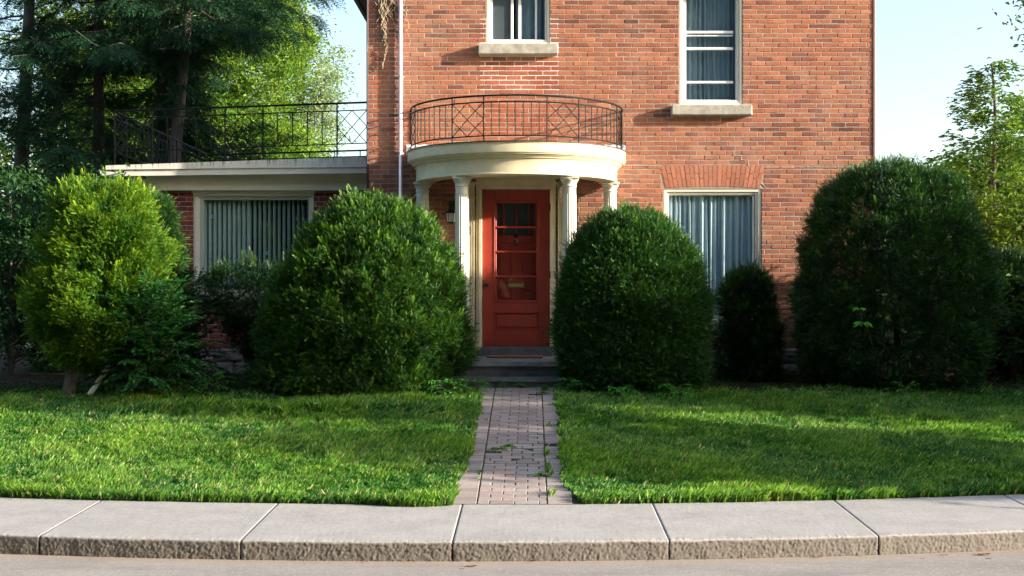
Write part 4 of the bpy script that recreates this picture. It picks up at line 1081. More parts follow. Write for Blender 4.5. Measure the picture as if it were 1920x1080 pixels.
sil('yew_bush', 'broad dome-shaped dark green yew bush standing left of the front steps', 15.75,
    [(368, 682, 716), (378, 650, 752), (400, 612, 795), (435, 570, 828), (490, 532, 860), (540, 508, 878), (600, 490, 884), (660, 478, 882), (705, 470, 872), (738, 476, 860)],
    24000, 11, G1, G2, ry=.80, tipamt=.48, long_shoots=230, up=.25, L=(.050, .092))
sil('yew_bush', 'round clipped dark green yew bush standing right of the front steps', 15.75,
    [(394, 1165, 1195), (402, 1135, 1222), (420, 1105, 1252), (452, 1078, 1288), (505, 1056, 1318), (560, 1044, 1330), (620, 1042, 1332), (670, 1046, 1330), (715, 1055, 1320), (738, 1070, 1305)],
    29000, 12, (.013, .056, .016), (.21, .45, .05), ry=.85, tipamt=.42, long_shoots=60, L=(.042, .074), rough=.25)
sil('yew_bush', 'largest yew bush, very dark green, at the right corner of the house', 16.25,
    [(306, 1630, 1700), (316, 1590, 1740), (340, 1558, 1786), (390, 1526, 1825), (440, 1508, 1846), (500, 1496, 1858), (560, 1490, 1864), (620, 1492, 1862), (680, 1500, 1850), (735, 1520, 1830)],
    30000, 13, (.010, .046, .013), (.17, .37, .04), ry=1.05, tipamt=.34, long_shoots=160)
sil('yew_bush', 'bright yellow-green yew bush on a leaning grey trunk at the far left', 15.3,
    [(338, 172, 218), (347, 142, 250), (372, 108, 282), (415, 84, 302), (480, 74, 312), (530, 66, 318), (575, 62, 322), (615, 62, 318), (650, 84, 285), (685, 115, 225)],
    23000, 14, (.035, .115, .012), (.44, .62, .025), ry=.9, tipamt=.66, long_shoots=200, mat=M_YELLOWYEW, cxp=185, lift=True, trunk=[(-.24, -.25, .085)], amp=.12, rough=1.0)
sil('yew_bush', 'dark green yew bush behind the right flank of the bright yellow-green one', 17.0,
    [(350, 235, 275), (372, 220, 308), (410, 220, 328), (470, 222, 342), (530, 230, 344), (590, 240, 338), (640, 250, 325)],
    9000, 15, G1, (.17, .32, .035), ry=.8, tipamt=.42, long_shoots=50)
sil('yew_bush', 'small sparse yew bush in front of the ground-floor window at right', 17.0,
    [(506, 1392, 1416), (516, 1372, 1436), (545, 1350, 1455), (590, 1342, 1460), (640, 1342, 1462), (695, 1346, 1466)],
    6500, 16, (.013, .052, .014), (.15, .32, .04), ry=.85, tipamt=.3, long_shoots=70, amp=.14, rough=1.3)
sil('yew_bush', 'low straggly yew bush under the wing window, beside the broad dome bush', 17.3,
    [(492, 455, 540), (505, 395, 560), (525, 372, 560), (550, 368, 560), (575, 385, 560), (610, 430, 560), (700, 470, 560)],
    5200, 17, (.012, .048, .012), (.15, .31, .03), ry=.7, tipamt=.34, long_shoots=90, amp=.20, rough=1.3)

sil('yew_bush', 'shaggy yew added to darken the right edge, merging with the largest yew bush', 17.4,
    [(470, 1850, 1905), (500, 1830, 1940), (550, 1815, 1965), (620, 1810, 1975), (690, 1815, 1965), (735, 1830, 1950)],
    12000, 18, (.008, .036, .010), (.10, .22, .03), ry=.8, tipamt=.34, long_shoots=60, amp=.15, rough=1.2)  # needles coloured near black for the darkness at this edge

# ------------------------------------------------------------------ trees
def limb_path(p, q, sag=0.0, wob=.12, n=5):
    p, q = Vector(p), Vector(q); L = (q-p).length
    return [p.lerp(q, k/n)+Vector((random.uniform(-1, 1), random.uniform(-1, 1), random.uniform(-1, 1)))*L*wob*.3*math.sin(PI*k/n)+Vector((0, 0, sag*L*math.sin(PI*k/n))) for k in range(n+1)]
def leafy(name, label, x, y, trunk_h, blobs, ncl, per, leaf, c1, c2, seed, group=None, r0=.16, tpl=LEAF, spread=.28, lean=0, zb=None, mat=None, cat='tree', trans=None, bark=None, fork=.35):
    """blobs: (dx, dy, z, rx, ry, rz) above the base; clusters of leaves ride on limbs"""
    global rng
    rng = np.random.default_rng(seed); random.seed(seed); zb = gzf(x, y) if zb is None else zb
    o = empty(name, (x, y, zb), label, cat, group)
    B = np.array(blobs, float); wt = (B[:, 3]*B[:, 4]*B[:, 5])**.67; idx = rng.choice(len(B), ncl, p=wt/wt.sum())
    d = norm(rng.normal(0, 1, (ncl, 3))); r = rng.uniform(.12, 1, ncl)**.38
    C = B[idx, :3]+d*r[:, None]*B[idx, 3:6]*rng.uniform(.85, 1.1, (ncl, 1)); C[:, 0] += x; C[:, 1] += y; C[:, 2] += zb
    n = ncl*per; cs = rng.uniform(.55, 1.35, ncl)
    Pn = np.repeat(C, per, 0)+rng.normal(0, 1, (n, 3))*np.repeat(cs, per)[:, None]*np.array([spread, spread, spread*.6])
    D = rng.normal(0, 1, (n, 3)); D[:, 2] = D[:, 2]*.5-.35
    tone = np.repeat(rng.uniform(0, 1, ncl), per)*.7+rng.uniform(0, .3, n); c1, c2 = np.array(c1), np.array(c2)
    col = (c1*(1-tone[:, None])+c2*tone[:, None])*rng.uniform(.8, 1.2, (n, 1))
    f = Fol(); f.add(tpl, Pn, frames(D, up=rng.normal(0, .6, (n, 3))+np.array([[0, 0, 1]])), rng.uniform(leaf*.7, leaf*1.3, n), col*.9, col*1.1)
    f.build('crown', mat or M_LEAF, o)
    mb = MB(); top = max(b[2]+b[5]*.5 for b in blobs); ks = 8; pts = [(x+lean*k/ks+.06*math.sin(k*1.3+seed)*trunk_h*.2, y, zb-.1+top*k/ks) for k in range(ks+1)]
    mb.tube(pts, [r0*(1-.85*k/ks)+.01 for k in range(ks+1)], 9)
    for k in rng.choice(ncl, min(ncl, 60), replace=False):
        c = Vector(C[k]); hz = max(trunk_h*.5, (c.z-zb)*random.uniform(.45, .85)); t_ = min(.98, hz/top)*ks; j = int(t_); p = Vector(pts[j]).lerp(Vector(pts[min(ks, j+1)]), t_-j)
        mb.tube(limb_path(p, c), [r0*.30*(1-t_/ks*.6), r0*.24*(1-t_/ks*.6), r0*.18*(1-t_/ks*.6), r0*.12, r0*.07, .006], 5, cap=False)
    mb.build('trunk', bark or M_BARK, o, smooth=True); return o
def conifer(name, label, x, y, H, z0, R0, seed, c1, c2, group=None, r0=.2, nb=150, droop=.25, dens=26, sp=.34, zb=None, side=None, shape=1.0, lean=0, tpl=SPR2, mat=None, hang=.5, kx=0, vj=0):
    global rng
    rng = np.random.default_rng(seed); random.seed(seed); zb = gzf(x, y) if zb is None else zb
    o = empty(name, (x, y, zb), label, 'tree', group); mb = MB(); ks = 10
    pts = [(x+lean*k/ks+kx*math.sin(k*.9), y, zb-.1+H*k/ks) for k in range(ks+1)]; rad = [r0*(1-.9*k/ks)+.01 for k in range(ks+1)]; mb.tube(pts, rad, 10)
    f = Fol(); Pn = []; D = []; U = []
    for b_ in range(nb):
        h = z0+(H-z0)*((b_+random.random())/nb)**.9; t_ = h/H*ks; j = min(ks-1, int(t_)); p = Vector(pts[j]).lerp(Vector(pts[j+1]), t_-j)
        a = random.uniform(0, 2*PI)
        Rr = R0*max(.06, (1-(h-z0)/(H-z0+.5)))**shape*random.uniform(.65, 1.1)
        if side is not None: Rr *= side(a, h)
        if Rr < .15: continue
        L = []; nseg = 7
        for k in range(nseg+1):
            u = k/nseg; L.append(p+Vector((math.cos(a+.15*math.sin(u*3+b_))*Rr*u, math.sin(a+.15*math.sin(u*3+b_))*Rr*u, Rr*(-droop*u*1.3+droop*.75*u*u+.06*math.sin(u*5+b_)))))
        mb.tube(L, [max(.006, .022*(Rr/2)*(1-u/nseg)) for u in range(nseg+1)], 5, cap=False)
        m = int(dens*Rr)
        for _ in range(m):
            u = random.uniform(.12, 1)**.7*nseg; k = min(nseg-1, int(u)); q = L[k].lerp(L[k+1], u-k); s_ = random.choice((-1, 1)); dr = (L[k+1]-L[k]).normalized()
            sd_ = Vector((-math.sin(a), math.cos(a), 0))*s_; ext = (1-.5*u/nseg)*random.uniform(.0, .5)*min(1, Rr/1.6)
            q = q+sd_*ext*.9+Vector((0, 0, -ext*hang)); dd = dr*.7+sd_*random.uniform(.2, 1.0)+Vector((0, 0, -hang*random.uniform(.2, 1.2)))
            q = q+Vector((random.gauss(0, vj), random.gauss(0, vj), random.gauss(0, vj))); Pn.append(tuple(q)); D.append(tuple(dd))
    n = len(Pn); Pn = np.array(Pn); D = np.array(D); tone = rng.uniform(0, 1, (n, 1))**1.5; col = np.array(c1)*(1-tone)+np.array(c2)*tone
    f.add(tpl, Pn, frames(D), rng.uniform(sp*.7, sp*1.25, n), col*.8, col*1.15)
    f.build('crown', mat or M_SPRUCE, o); mb.build('trunk', M_BARK, o, smooth=True); return o

SG1, SG2 = (.016, .050, .026), (.035, .11, .045)
FR = lambda lo: (lambda a, h: (.22 if (h < lo and math.sin(a) < .35) else 1.0))
conifer('spruce', 'dark spruce whose bare straight trunk rises just left of its neighbour behind the terrace railing', PX(304, 26.2), 26.2, 13, 4.2, 3.2, 21, SG1, SG2, r0=.155, nb=150, dens=64, shape=.45, group='spruces behind the wing', side=FR(6.2))
conifer('spruce', 'dark spruce with a thick leaning trunk, nearest the house behind the terrace railing', PX(292, 25.5), 25.5, 12.5, 4.6, 3.1, 22, SG1, SG2, r0=.165, nb=150, dens=64, shape=.35, lean=1.15, group='spruces behind the wing',
        side=lambda a, h: .16 if (h < 6.4 and (math.sin(a) < .45 or math.cos(a) < -.3)) else (1.0 if h > 6.8 else .62))
conifer('spruce', 'dark spruce drooping low at the left, its trunk hidden in its branches', PX(185, 26.5), 26.5, 13, 1.2, 3.0, 23, SG1, SG2, r0=.15, nb=210, dens=60, shape=.5, group='spruces behind the wing', side=lambda a, h: .3 if (math.cos(a) > .15 and h < 6.6) else 1.0)
conifer('spruce', 'sparse tall conifer with a thick dark trunk at the left edge of the view', PX(22, 27), 27, 14, 2.2, 3.0, 24, (.030, .080, .022), (.11, .18, .04), r0=.19, nb=120, dens=44, shape=.5, droop=.12, lean=.7, hang=.2, sp=.26, group='spruces behind the wing')
YG1, YG2 = (.045, .125, .022), (.18, .29, .042)
leafy('maple', 'bright yellow-green maple seen behind the spruce trunks', PX(400, 38), 38, 3, [(0, 0, 5.0, 2.6, 3, 2.8), (1.4, 0, 8.8, 1.7, 2.0, 2.4), (-2.6, 0, 7.5, 2.0, 2.5, 3), (1.9, .4, 4.6, 1.7, 2, 2.2)], 1150, 58, .13, YG1, YG2, 31, group='broadleaf trees behind the house')
leafy('poplar', 'silvery green poplar against the sky beside the house wall', PX(565, 42), 42, 3, [(-.3, 0, 5.0, 1.5, 1.5, 2.4), (.35, 0, 8.7, 1.1, 1.2, 1.7), (-.7, 0, 10.2, 1.1, 1.2, 1.6), (.45, 0, 6.9, 1.0, 1, 1.3), (-1.4, 0, 8, 1.2, 1, 3)], 520, 56, .115, (.12, .20, .12), (.36, .45, .31), 32, group='broadleaf trees behind the house', spread=.24)
leafy('broadleaf_tree', 'green broadleaf tree in the gap at the far left behind the conifers', PX(90, 44), 44, 3, [(0, 0, 5, 5, 3, 3.6), (2.6, 0, 10, 4.0, 3, 2.6), (-5, 0, 8, 3, 3, 3.4)], 520, 48, .19, (.06, .14, .03), (.20, .31, .06), 33, group='broadleaf trees behind the house', spread=.38)
leafy('broadleaf_tree', 'yellow-green broadleaf tree low behind the drooping spruce', PX(230, 46), 46, 3, [(0, 0, 4, 4, 3, 3.4), (1.2, 0, 8.5, 3.6, 3, 3.2)], 380, 48, .20, YG1, YG2, 34, group='broadleaf trees behind the house', spread=.36)
leafy('broadleaf_tree', 'small mid-green tree low behind the right end of the terrace railing', PX(655, 40), 40, 2, [(0, 0, 3.0, 1.8, 1.6, 2.2), (1.2, 0, 2.8, 1.6, 1.6, 2.2), (-1.3, 0, 2.6, 1.8, 1.8, 2.2)], 220, 44, .15, (.08, .17, .06), (.20, .32, .10), 35, group='broadleaf trees behind the house')
# right side
conifer('larch', 'slender open larch with a visible thin trunk standing against the sky at right', PX(1880, 26), 26, 6.05, 2.2, 2.2, 41, (.05, .125, .035), (.15, .24, .05), r0=.085, nb=84, dens=75, shape=.85, droop=-.06, hang=.10, sp=.12, lean=-.25, kx=.06, tpl=LEAF, mat=M_LEAF, vj=.07)
leafy('broadleaf_tree', 'sunlit green tree at the right edge, taller than the trees around it', PX(1990, 29), 29, 2.5, [(0, 0, 4.4, 1.5, 1.5, 1.6), (.2, 0, 2.8, 1.8, 1.6, 1.7)], 260, 46, .13, (.05, .125, .025), (.17, .28, .045), 42, group='trees beyond the right corner')
leafy('broadleaf_tree', 'rounded green tree low behind the largest yew bush, below the larch', PX(1810, 31), 31, 2, [(0, 0, 2.9, 1.7, 1.4, 1.6), (1.4, 0, 2.9, 1.6, 1.4, 1.9), (-.4, 0, 1.7, 1.3, 1.3, 1.5), (1.2, .2, 1.2, 1.6, 1.2, 1.2)], 900, 50, .17, (.04, .105, .025), (.15, .25, .045), 43, group='trees beyond the right corner')
leafy('broadleaf_tree', 'mid-green tree filling the gap behind the larch trunk', PX(1880, 33), 33, 2, [(0, 0, 2.8, 2.2, 1.4, 2.2), (-1.0, 0, 3.6, 1.1, 1, 1.1)], 700, 50, .15, (.035, .095, .025), (.12, .21, .045), 47, group='trees beyond the right corner')
leafy('broadleaf_tree', 'yellow-lit broadleaf tree in the gap at the right edge beside the largest yew', PX(1930, 24), 24, 1.5, [(0, 0, 2.0, 1.2, 1.2, 1.7), (-.7, .3, 1.6, .8, 1, 1.4)], 260, 40, .11, (.05, .12, .025), (.17, .28, .04), 44, group='trees beyond the right corner')
leafy('elder_bush', 'low dark leafy bush at the right edge in the shade', PX(1900, 16.9), 16.9, .3, [(0, 0, .55, .9, .7, .6), (.6, 0, .9, .7, .6, .7)], 170, 30, .085, (.02, .075, .022), (.05, .14, .04), 45, cat='shrub', spread=.14, r0=.04)
leafy('overhanging_tree', 'tree outside the frame whose twigs reach in at the top right corner', PX(2078, 19), 19, 3, [(0, 0, 5.6, 1.35, 1.2, 1.6)], 150, 26, .09, (.05, .12, .04), (.10, .2, .05), 46, spread=.16)
# left shrubbery
leafy('elder_bush', 'dark leafy bush filling the shade at the left edge behind the bright yew', PX(20, 18.5), 18.5, .5, [(0, 0, 1.5, 1.2, 1, 1.4), (.9, .3, 1.2, .9, .8, 1.2), (-1.4, 0, 1.6, 1.3, 1, 1.3), (1.2, 0, 2.3, .7, .7, .7)], 420, 40, .085, (.016, .055, .020), (.045, .12, .04), 51, cat='shrub', spread=.18, r0=.05)
leafy('elder_bush', 'dark bush beside the wing corner, mostly hidden by the bright yew', PX(130, 19.5), 19.5, .5, [(0, 0, 1.4, 1.1, 1, 1.5), (.3, 0, 2.6, .8, .8, .6)], 260, 40, .085, (.016, .055, .020), (.045, .12, .04), 52, cat='shrub', spread=.18, r0=.05)
# trees across the side garden, outside the frame, that shade the lawn and the bushes
def shade_tree(x, y, blobs, seed, ncl=240, txt=''):
    leafy('unseen_tree', txt, x, y, 1.5, blobs, ncl, 34, .17, (.06, .14, .035), (.16, .28, .05), seed, group='trees outside the frame to the right', spread=.22)
shade_tree(12, 9.35, [(0, 0, 2.9, 2.3, .36, 1.4)], 61, 260, 'street tree with a narrow crown, outside the frame to the right, nearest the kerb')
shade_tree(10.6, 10.5, [(0, 0, 1.9, 1.6, .38, 1.2)], 62, 190, 'low street tree outside the frame to the right, behind the first one')
shade_tree(12, 10.85, [(0, 0, 4.75, 1.9, .28, 1.2)], 66, 180, 'high-crowned slim tree outside the frame to the right, beside the broad one')
shade_tree(12, 13.0, [(0, 0, 2.5, 2.2, 1.25, 2.1), (.5, .8, 1.8, 1.6, 1.0, 1.4)], 63, 400, 'broad side-garden tree outside the frame to the right')
shade_tree(17.5, 12.1, [(0, 0, 5.0, 2.2, .8, 1.0)], 64, 110, 'taller side-garden tree outside the frame to the right')
shade_tree(9.0, 15.2, [(0, 0, 1.4, 1.4, .9, 1.9)], 65, 300, 'bushy little tree outside the frame beside the largest yew')

# distant wood closing the horizon
def wood(name, segs, seed, c1, c2, leaf=.5):
    r = np.random.default_rng(seed); f = Fol()
    for (x0, x1, y, h0, h1) in segs:
        n = int(abs(x1-x0)*90); x = r.uniform(x0, x1, n); hh = h0+(h1-h0)*(.5+.5*np.sin(x*.35+seed)*np.cos(x*.13+1)); z = GZ+r.uniform(0, 1, n)**.8*hh
        P = np.stack([x, y+r.uniform(-3, 3, n)+np.abs(z)*.2, z], 1); D = r.normal(0, 1, (n, 3)); t = r.uniform(0, 1, (n, 1)); f.add(LEAF, P, frames(D), r.uniform(leaf*.6, leaf*1.3, n), np.array(c1)*(1-t)+np.array(c2)*t)
    return tag(f.build(name, M_LEAF), kind='stuff', label='far wood closing the view behind the gardens', cat='wood')
wood('distant_wood', [(-60, -6, 62, 7, 10), (-6, 40, 66, 3, 5.0), (14, 80, 60, 4, 6.5)], 71, (.06, .13, .04), (.22, .32, .08))

# ------------------------------------------------------------------ leafy plants by the house
def pinnate(name, label, x, y, H, n, seed, c1, c2, leafl=.075, spreadr=.5, nl=5, group=None, lean=0):
    global rng
    rng = np.random.default_rng(seed); random.seed(seed); zb = gzf(x, y); o = empty(name, (x, y, zb), label, 'plant', group); mb = MB(); f = Fol(); Pn = []; D = []; S_ = []
    for k in range(n):
        a = random.uniform(0, 2*PI); h = H*random.uniform(.12, 1); r = spreadr*random.uniform(.3, 1)*(1.15-.5*h/H)
        p0 = Vector((x, y, zb)); q = Vector((x+lean*h+math.cos(a)*r, y+math.sin(a)*r*.7, zb+h)); L = limb_path(p0+Vector((lean*h*.4, 0, h*.5)), q, .12, .2, 4)
        mb.tube(L, [.007, .006, .005, .004, .002], 4, cap=False)
        for _ in range(nl*2):
            u = random.uniform(.9, 3.99); j = int(u); c = L[j].lerp(L[j+1], u-j); Pn.append(tuple(c)); D.append((random.uniform(-1, 1), random.uniform(-1, .6), random.uniform(-.6, .2))); S_.append(leafl*random.uniform(.7, 1.15))
        d = (L[-1]-L[-2]).normalized(); ln = leafl*nl*.55
        for j in range(nl):
            c = L[-1]+d*ln*(j/nl)+Vector((0, 0, -.35*ln*(j/nl)**2)); sdv = d.cross(Vector((0, 0, 1))).normalized()
            for s_ in (-1, 1): Pn.append(tuple(c)); D.append(tuple(d*.55+sdv*s_+Vector((0, 0, -.25)))); S_.append(leafl*random.uniform(.8, 1.2))
        Pn.append(tuple(L[-1]+d*ln+Vector((0, 0, -.3*ln)))); D.append(tuple(d+Vector((0, 0, -.5)))); S_.append(leafl)
    mb.tube([(x, y+.05, zb-.03), (x+lean*H*.3, y+.03, zb+H*.4), (x+lean*H*.6, y, zb+H*.75)], [.009, .008, .005], 6)
    m = len(Pn); t = rng.uniform(0, 1, (m, 1)); col = np.array(c1)*(1-t)+np.array(c2)*t
    f.add(LEAF, np.array(Pn), frames(np.array(D)), np.array(S_), col*.85, col*1.1); f.build('leaves', M_LEAF, o); mb.build('stems', M_BARK, o); return o
pinnate('ash_sapling', 'blue-green ash sapling with drooping leaflets in front of the bright yew', PX(285, 14.98), 14.98, 1.3, 210, 81, (.014, .070, .022), (.04, .15, .04), .080, .60, 6, lean=-.08)
pinnate('ash_sapling', 'dark leafy sapling between the ash and the brick wall of the wing', PX(345, 16.2), 16.2, 1.35, 150, 82, (.016, .055, .028), (.035, .10, .045), .07, .42, 5)
o = empty('leafy_shoot', (PX(1640, 14.75), 14.75, gzf(4, 14.75)), 'bright star-shaped leaves on a thin shoot growing out of the largest yew bush', 'plant'); f = Fol(); mb = MB()
tp = [(PX(1618, 14.85), 14.85, PZ(606, 14.85)), (PX(1611, 14.9), 14.9, PZ(578, 14.9))]
mb.tube([(PX(1640, 15.3), 15.3, gzf(4, 15.3)), (PX(1636, 15.3), 15.3, PZ(650, 15.3)), (PX(1628, 14.9), 14.9, PZ(622, 14.9)), tp[0], tp[1]], [.008, .007, .005, .004, .003], 5)
for c, n_, sz in ((tp[0], 13, .105), (tp[1], 8, .075)):
    a_ = np.linspace(0, 2*PI, n_, endpoint=False)+.3; D = np.stack([np.cos(a_), np.sin(a_)*.6-.3, -.25+.5*rng.uniform(-.5, .6, n_)], 1); f.add(LEAF, np.tile([c], (n_, 1))+D*.02, frames(D), np.full(n_, sz)*rng.uniform(.7, 1.1, n_), (.09, .36, .07), (.14, .44, .08))
f.build('leaves', M_LEAF, o); mb.build('stems', M_BARK, o)
for k, (px_, py_, n, h, sd_, txt) in enumerate([(655, 14.98, 22, .16, 1, 'small creeping plant under the left side of the broad dome yew'), (840, 15.05, 40, .20, 2, 'leafy weed clump between the broad dome yew and the path'), (878, 15.3, 16, .16, 3, 'weed tuft at the left foot of the steps'),
        (1085, 15.25, 26, .17, 4, 'weed clump at the right foot of the steps'), (1160, 14.95, 22, .15, 5, 'leafy weeds under the left front of the right-hand yew'), (1265, 14.95, 26, .15, 6, 'leafy weeds under the right front of the right-hand yew'), (400, 15.3, 26, .22, 7, 'low green weeds before the rubble foundation of the wing'),
        (1700, 14.95, 18, .18, 8, 'broad-leaved weed in the shade under the largest yew')]):
    pinnate('weed', txt, PX(px_, py_), py_, h, n, 90+sd_, (.05, .20, .04), (.12, .36, .06), .055, .26, 2, group='weeds along the planting bed')
for k, (px_, yy, s_, txt) in enumerate([(945, 15.57, .075, 'small weed against the bottom step, left of its twin'), (975, 15.57, .09, 'small weed against the bottom step near its middle'), (1020, 15.38, .07, 'weed in the path joint just before the bottom step'), (1021, 15.08, .055, 'lower of two weeds at the right edge by the steps'),
        (935, 12.25, .03, 'flat weed mat in the path left of its middle'), (958, 12.35, .035, 'bright weed sprouting mid-path'), (1017, 11.2, .04, 'grass weed on the right border of the path')]):
    pinnate('weed', txt, PX(px_, yy), yy, s_, 9, 120+k, (.07, .24, .04), (.16, .42, .06), .03, .07 if k != 4 else .14, 2, group='weeds growing in the brick path')
# leaning white downspout piece
mb = MB(); p, q_ = Vector((PX(193, 15.05), 15.05, PZ(703, 15.05))), Vector((PX(221, 15.15), 15.15, PZ(662, 15.15))); dr = q_-p
mb.tube([p-dr*.9, p, p+dr*.5, q_+dr*.05], [.022, .022, .022, .022], 4, ell=1.4)
for k in range(6): c = p+dr*(.1+.15*k); mb.tube([c, c+dr*.03], .0245, 4, ell=1.4)
tag(mb.build('downspout_piece', M_WHITE), 'short white downspout piece leaning under the bright yellow-green yew', 'downspout')

# ------------------------------------------------------------------ grass
def grass():
    r = np.random.default_rng(5); V = []; n = 640000
    y = r.uniform(10.1, 15.75, n)**1.0; hw = 1.0
    x = r.uniform(-1, 1, n); xl = -(CX+150)/F*y-.3; xr = (1920-CX+150)/F*y+.3; x = xl+(xr-xl)*(x*.5+.5)
    yb = EY(x)+WALK; pn = np.array([x*1.0, y*1.0, y*0]).T
    e1 = vnoise(pn*np.array([[1, 1, 1]]), 3.0, 11)-.5; e2 = vnoise(pn, 9.0, 12)-.5
    keep = y > yb+.012+.05*np.maximum(0, e1)-.02-.12*np.exp(-((x+.95)/.32)**2)
    e3 = vnoise(pn, 25.0, 19)-.5; bl = PXL+.05-.07*np.clip((11.6-y)/1.0, 0, 1)+.05*e1+.05*e2+.05*e3; br = PXR+.005+.05*e1+.05*e2+.05*e3+.14*np.maximum(0, (11.0-y)/.75)**2
    bl = bl-.02+.0*y
    keep &= (x < bl) | (x > br) | ((np.abs(x+.16) > .29) & (vnoise(pn, 7, 31) > .84) & (r.uniform(0, 1, n) < .25))
    bed = 15.02+.12*np.sin(x*2.1)+.06*np.sin(x*7)+.1*(x > 2)+.14*e1+.1*e2; far = y > bed
    keep &= ~far | ((r.uniform(0, 1, n) < .30) & (y < bed+.35))
    keep &= r.uniform(0, 1, n) < np.clip(1.25-(y-10.3)*.06, .5, 1)
    x, y, yb, far = x[keep], y[keep], yb[keep], far[keep]; n = len(x); pn = np.array([x, y, y*0]).T
    z = gz(x, y)-.014
    n1 = vnoise(pn, 1.3, 13); n2 = vnoise(pn, 4.5, 14); n3 = vnoise(pn, 14, 15)
    h = .030+.032*n2+.045*np.maximum(0, n1-.5)+.034*n3; edge = np.exp(-((y-yb)/.14)**2)
    tall = np.exp(-((y-(14.0+.12*np.sin(x*3)))/.20)**2)*(x < -.9)*(x > -4.5)*(n3 > .45); h = h*(1+.35*edge+.9*tall)*r.uniform(.55, 1.4, n)
    wdt = .0072*r.uniform(.6, 1.6, n)*(1+tall*.5)
    a = r.uniform(0, 2*PI, n); la = r.normal(0, 1, n)*.9+np.sin(x*2+y*3)*.8; ln = h*r.uniform(.15, .85, n)
    dx, dy = np.cos(a)*wdt, np.sin(a)*wdt; lx, ly = np.cos(la)*ln, np.sin(la)*ln-.25*edge*h
    b0 = np.stack([x-dx, y-dy, z], 1); b1 = np.stack([x+dx, y+dy, z], 1)
    m0 = np.stack([x-dx*.8+lx*.35, y-dy*.8+ly*.35, z+h*.6], 1); m1 = np.stack([x+dx*.8+lx*.35, y+dy*.8+ly*.35, z+h*.6], 1)
    tp = np.stack([x+lx, y+ly, z+h*r.uniform(.75, 1.05, n)], 1)
    V = np.stack([b0, b1, m0, m1, tp], 1).reshape(-1, 3); i = np.arange(n)*5
    Q = np.stack([i, i+1, i+3, i+2], 1); T = np.stack([i+2, i+3, i+4], 1)
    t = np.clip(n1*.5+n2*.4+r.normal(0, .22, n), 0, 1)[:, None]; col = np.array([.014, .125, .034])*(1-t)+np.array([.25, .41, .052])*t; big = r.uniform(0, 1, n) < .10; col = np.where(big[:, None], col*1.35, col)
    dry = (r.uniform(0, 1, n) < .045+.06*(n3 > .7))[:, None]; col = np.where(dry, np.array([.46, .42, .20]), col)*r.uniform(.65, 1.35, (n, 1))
    cc = np.stack([col*.5, col*.5, col*.85, col*.85, col*1.3], 1).reshape(-1, 3)  # blade tips coloured brighter so the lawn reads as sunlit
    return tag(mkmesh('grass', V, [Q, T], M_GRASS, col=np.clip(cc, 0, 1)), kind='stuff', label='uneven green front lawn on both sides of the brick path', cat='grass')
grass()
# low ground cover in the bed
r_ = np.random.default_rng(9); n = 9000; x = r_.uniform(-6.8, 6.8, n); y = 15.05+r_.uniform(0, 1, n)**1.6*2.2
k_ = (np.abs(x-PC) > 1.0+.4*r_.uniform(0, 1, n)); x, y = x[k_], y[k_]; n = len(x)
P = np.stack([x, y, gz(x, y)+r_.uniform(.0, .10, n)*(vnoise(np.array([x, y, y*0]).T, 2, 3))], 1); f = Fol(); t = r_.uniform(0, 1, (n, 1))
f.add(LEAF, P, frames(r_.normal(0, 1, (n, 3))*np.array([[1, 1, .3]])), r_.uniform(.03, .06, n), np.array([.015, .05, .015])*(1-t)+np.array([.04, .11, .025])*t)
tag(f.build('ground_cover', M_LEAF), kind='stuff', label='dark low ground cover under the shrubs', cat='ground cover')
# clover flowers, debris
def flower(px_, py_, s_, label):
    # intersect the view ray with the lawn
    for yy in np.arange(10.3, 15.6, .01):
        if gzf(PX(px_, yy), yy)+.05 >= PZ(py_, yy): break
    x, y = PX(px_, yy), yy; z = gzf(x, y); o = empty('clover_flower', (x, y, z), label, 'flower', 'pale clover flowers in the left lawn'); mb = MB(); mb.tube([(x, y, z), (x+.004, y, z+.045)], .0015, 4); mb.build('stem', M_GRASS, o)
    f = Fol(); m = 40; d = norm(np.random.default_rng(int(px_)).normal(0, 1, (m, 3))); mb = MB()
    f.add(LEAFQ, np.tile([[x+.004, y, z+.055]], (m, 1))+d*.004, frames(d), np.full(m, s_), (.80, .62, .60), (.85, .74, .72)); f.build('flower_head', M_LEAF, o)
for k, (a, c_, s_, t_) in enumerate([(107, 845, .014, 'leftmost large pale pink clover flower, upper of two in line'), (108, 896, .013, 'pale pink clover flower straight below the leftmost large one'), (51, 924, .013, 'pale clover flower close to the sidewalk at the far left'), (85, 818, .009, 'tiny cream clover flower high in the sunny left strip'),
        (294, 876, .010, 'pale clover flower, first of the loose row in the left lawn'), (325, 892, .010, 'pale clover flower, second of the loose row in the left lawn'), (343, 894, .011, 'pale clover flower, third of the loose row in the left lawn'), (361, 887, .011, 'pale clover flower, last of the loose row in the left lawn'), (272, 895, .008, 'smallest clover flower left of the loose row'), (820, 855, .008, 'tiny white clover flower near the left side of the path')]): flower(a, c_, s_, t_)
def fallen(px_, py_, zz, s_, label, seed, name='fallen_leaf', mat=None, group='fallen bits along the gutter'):
    y = (CZ-zz)*F/(py_-HY); x = PX(px_, y); r = np.random.default_rng(seed); mb = MB(); n = 7; L = []
    for i in range(n):
        for j in range(4): u, v = i/(n-1)-.5, j/3-.5; L.append((x+u*s_*2, y+v*s_*1.1*math.sin(PI*(i+.3)/(n-.4)), zz+.004+.25*s_*(v*v*2+u*u)+r.uniform(0, .002)))
    mb.grid(L, n, 4); tag(mb.build(name, mat or M_DRYLEAF), label, 'leaf', group)
r_ = random.Random(3); DW = ['brown', 'tan', 'rusty', 'dark', 'pale', 'reddish']; LW = ['near the left edge of the frame', 'in front of the second slab', 'left of the path line', 'right of the path line', 'in front of the fourth slab', 'near the right edge of the frame']
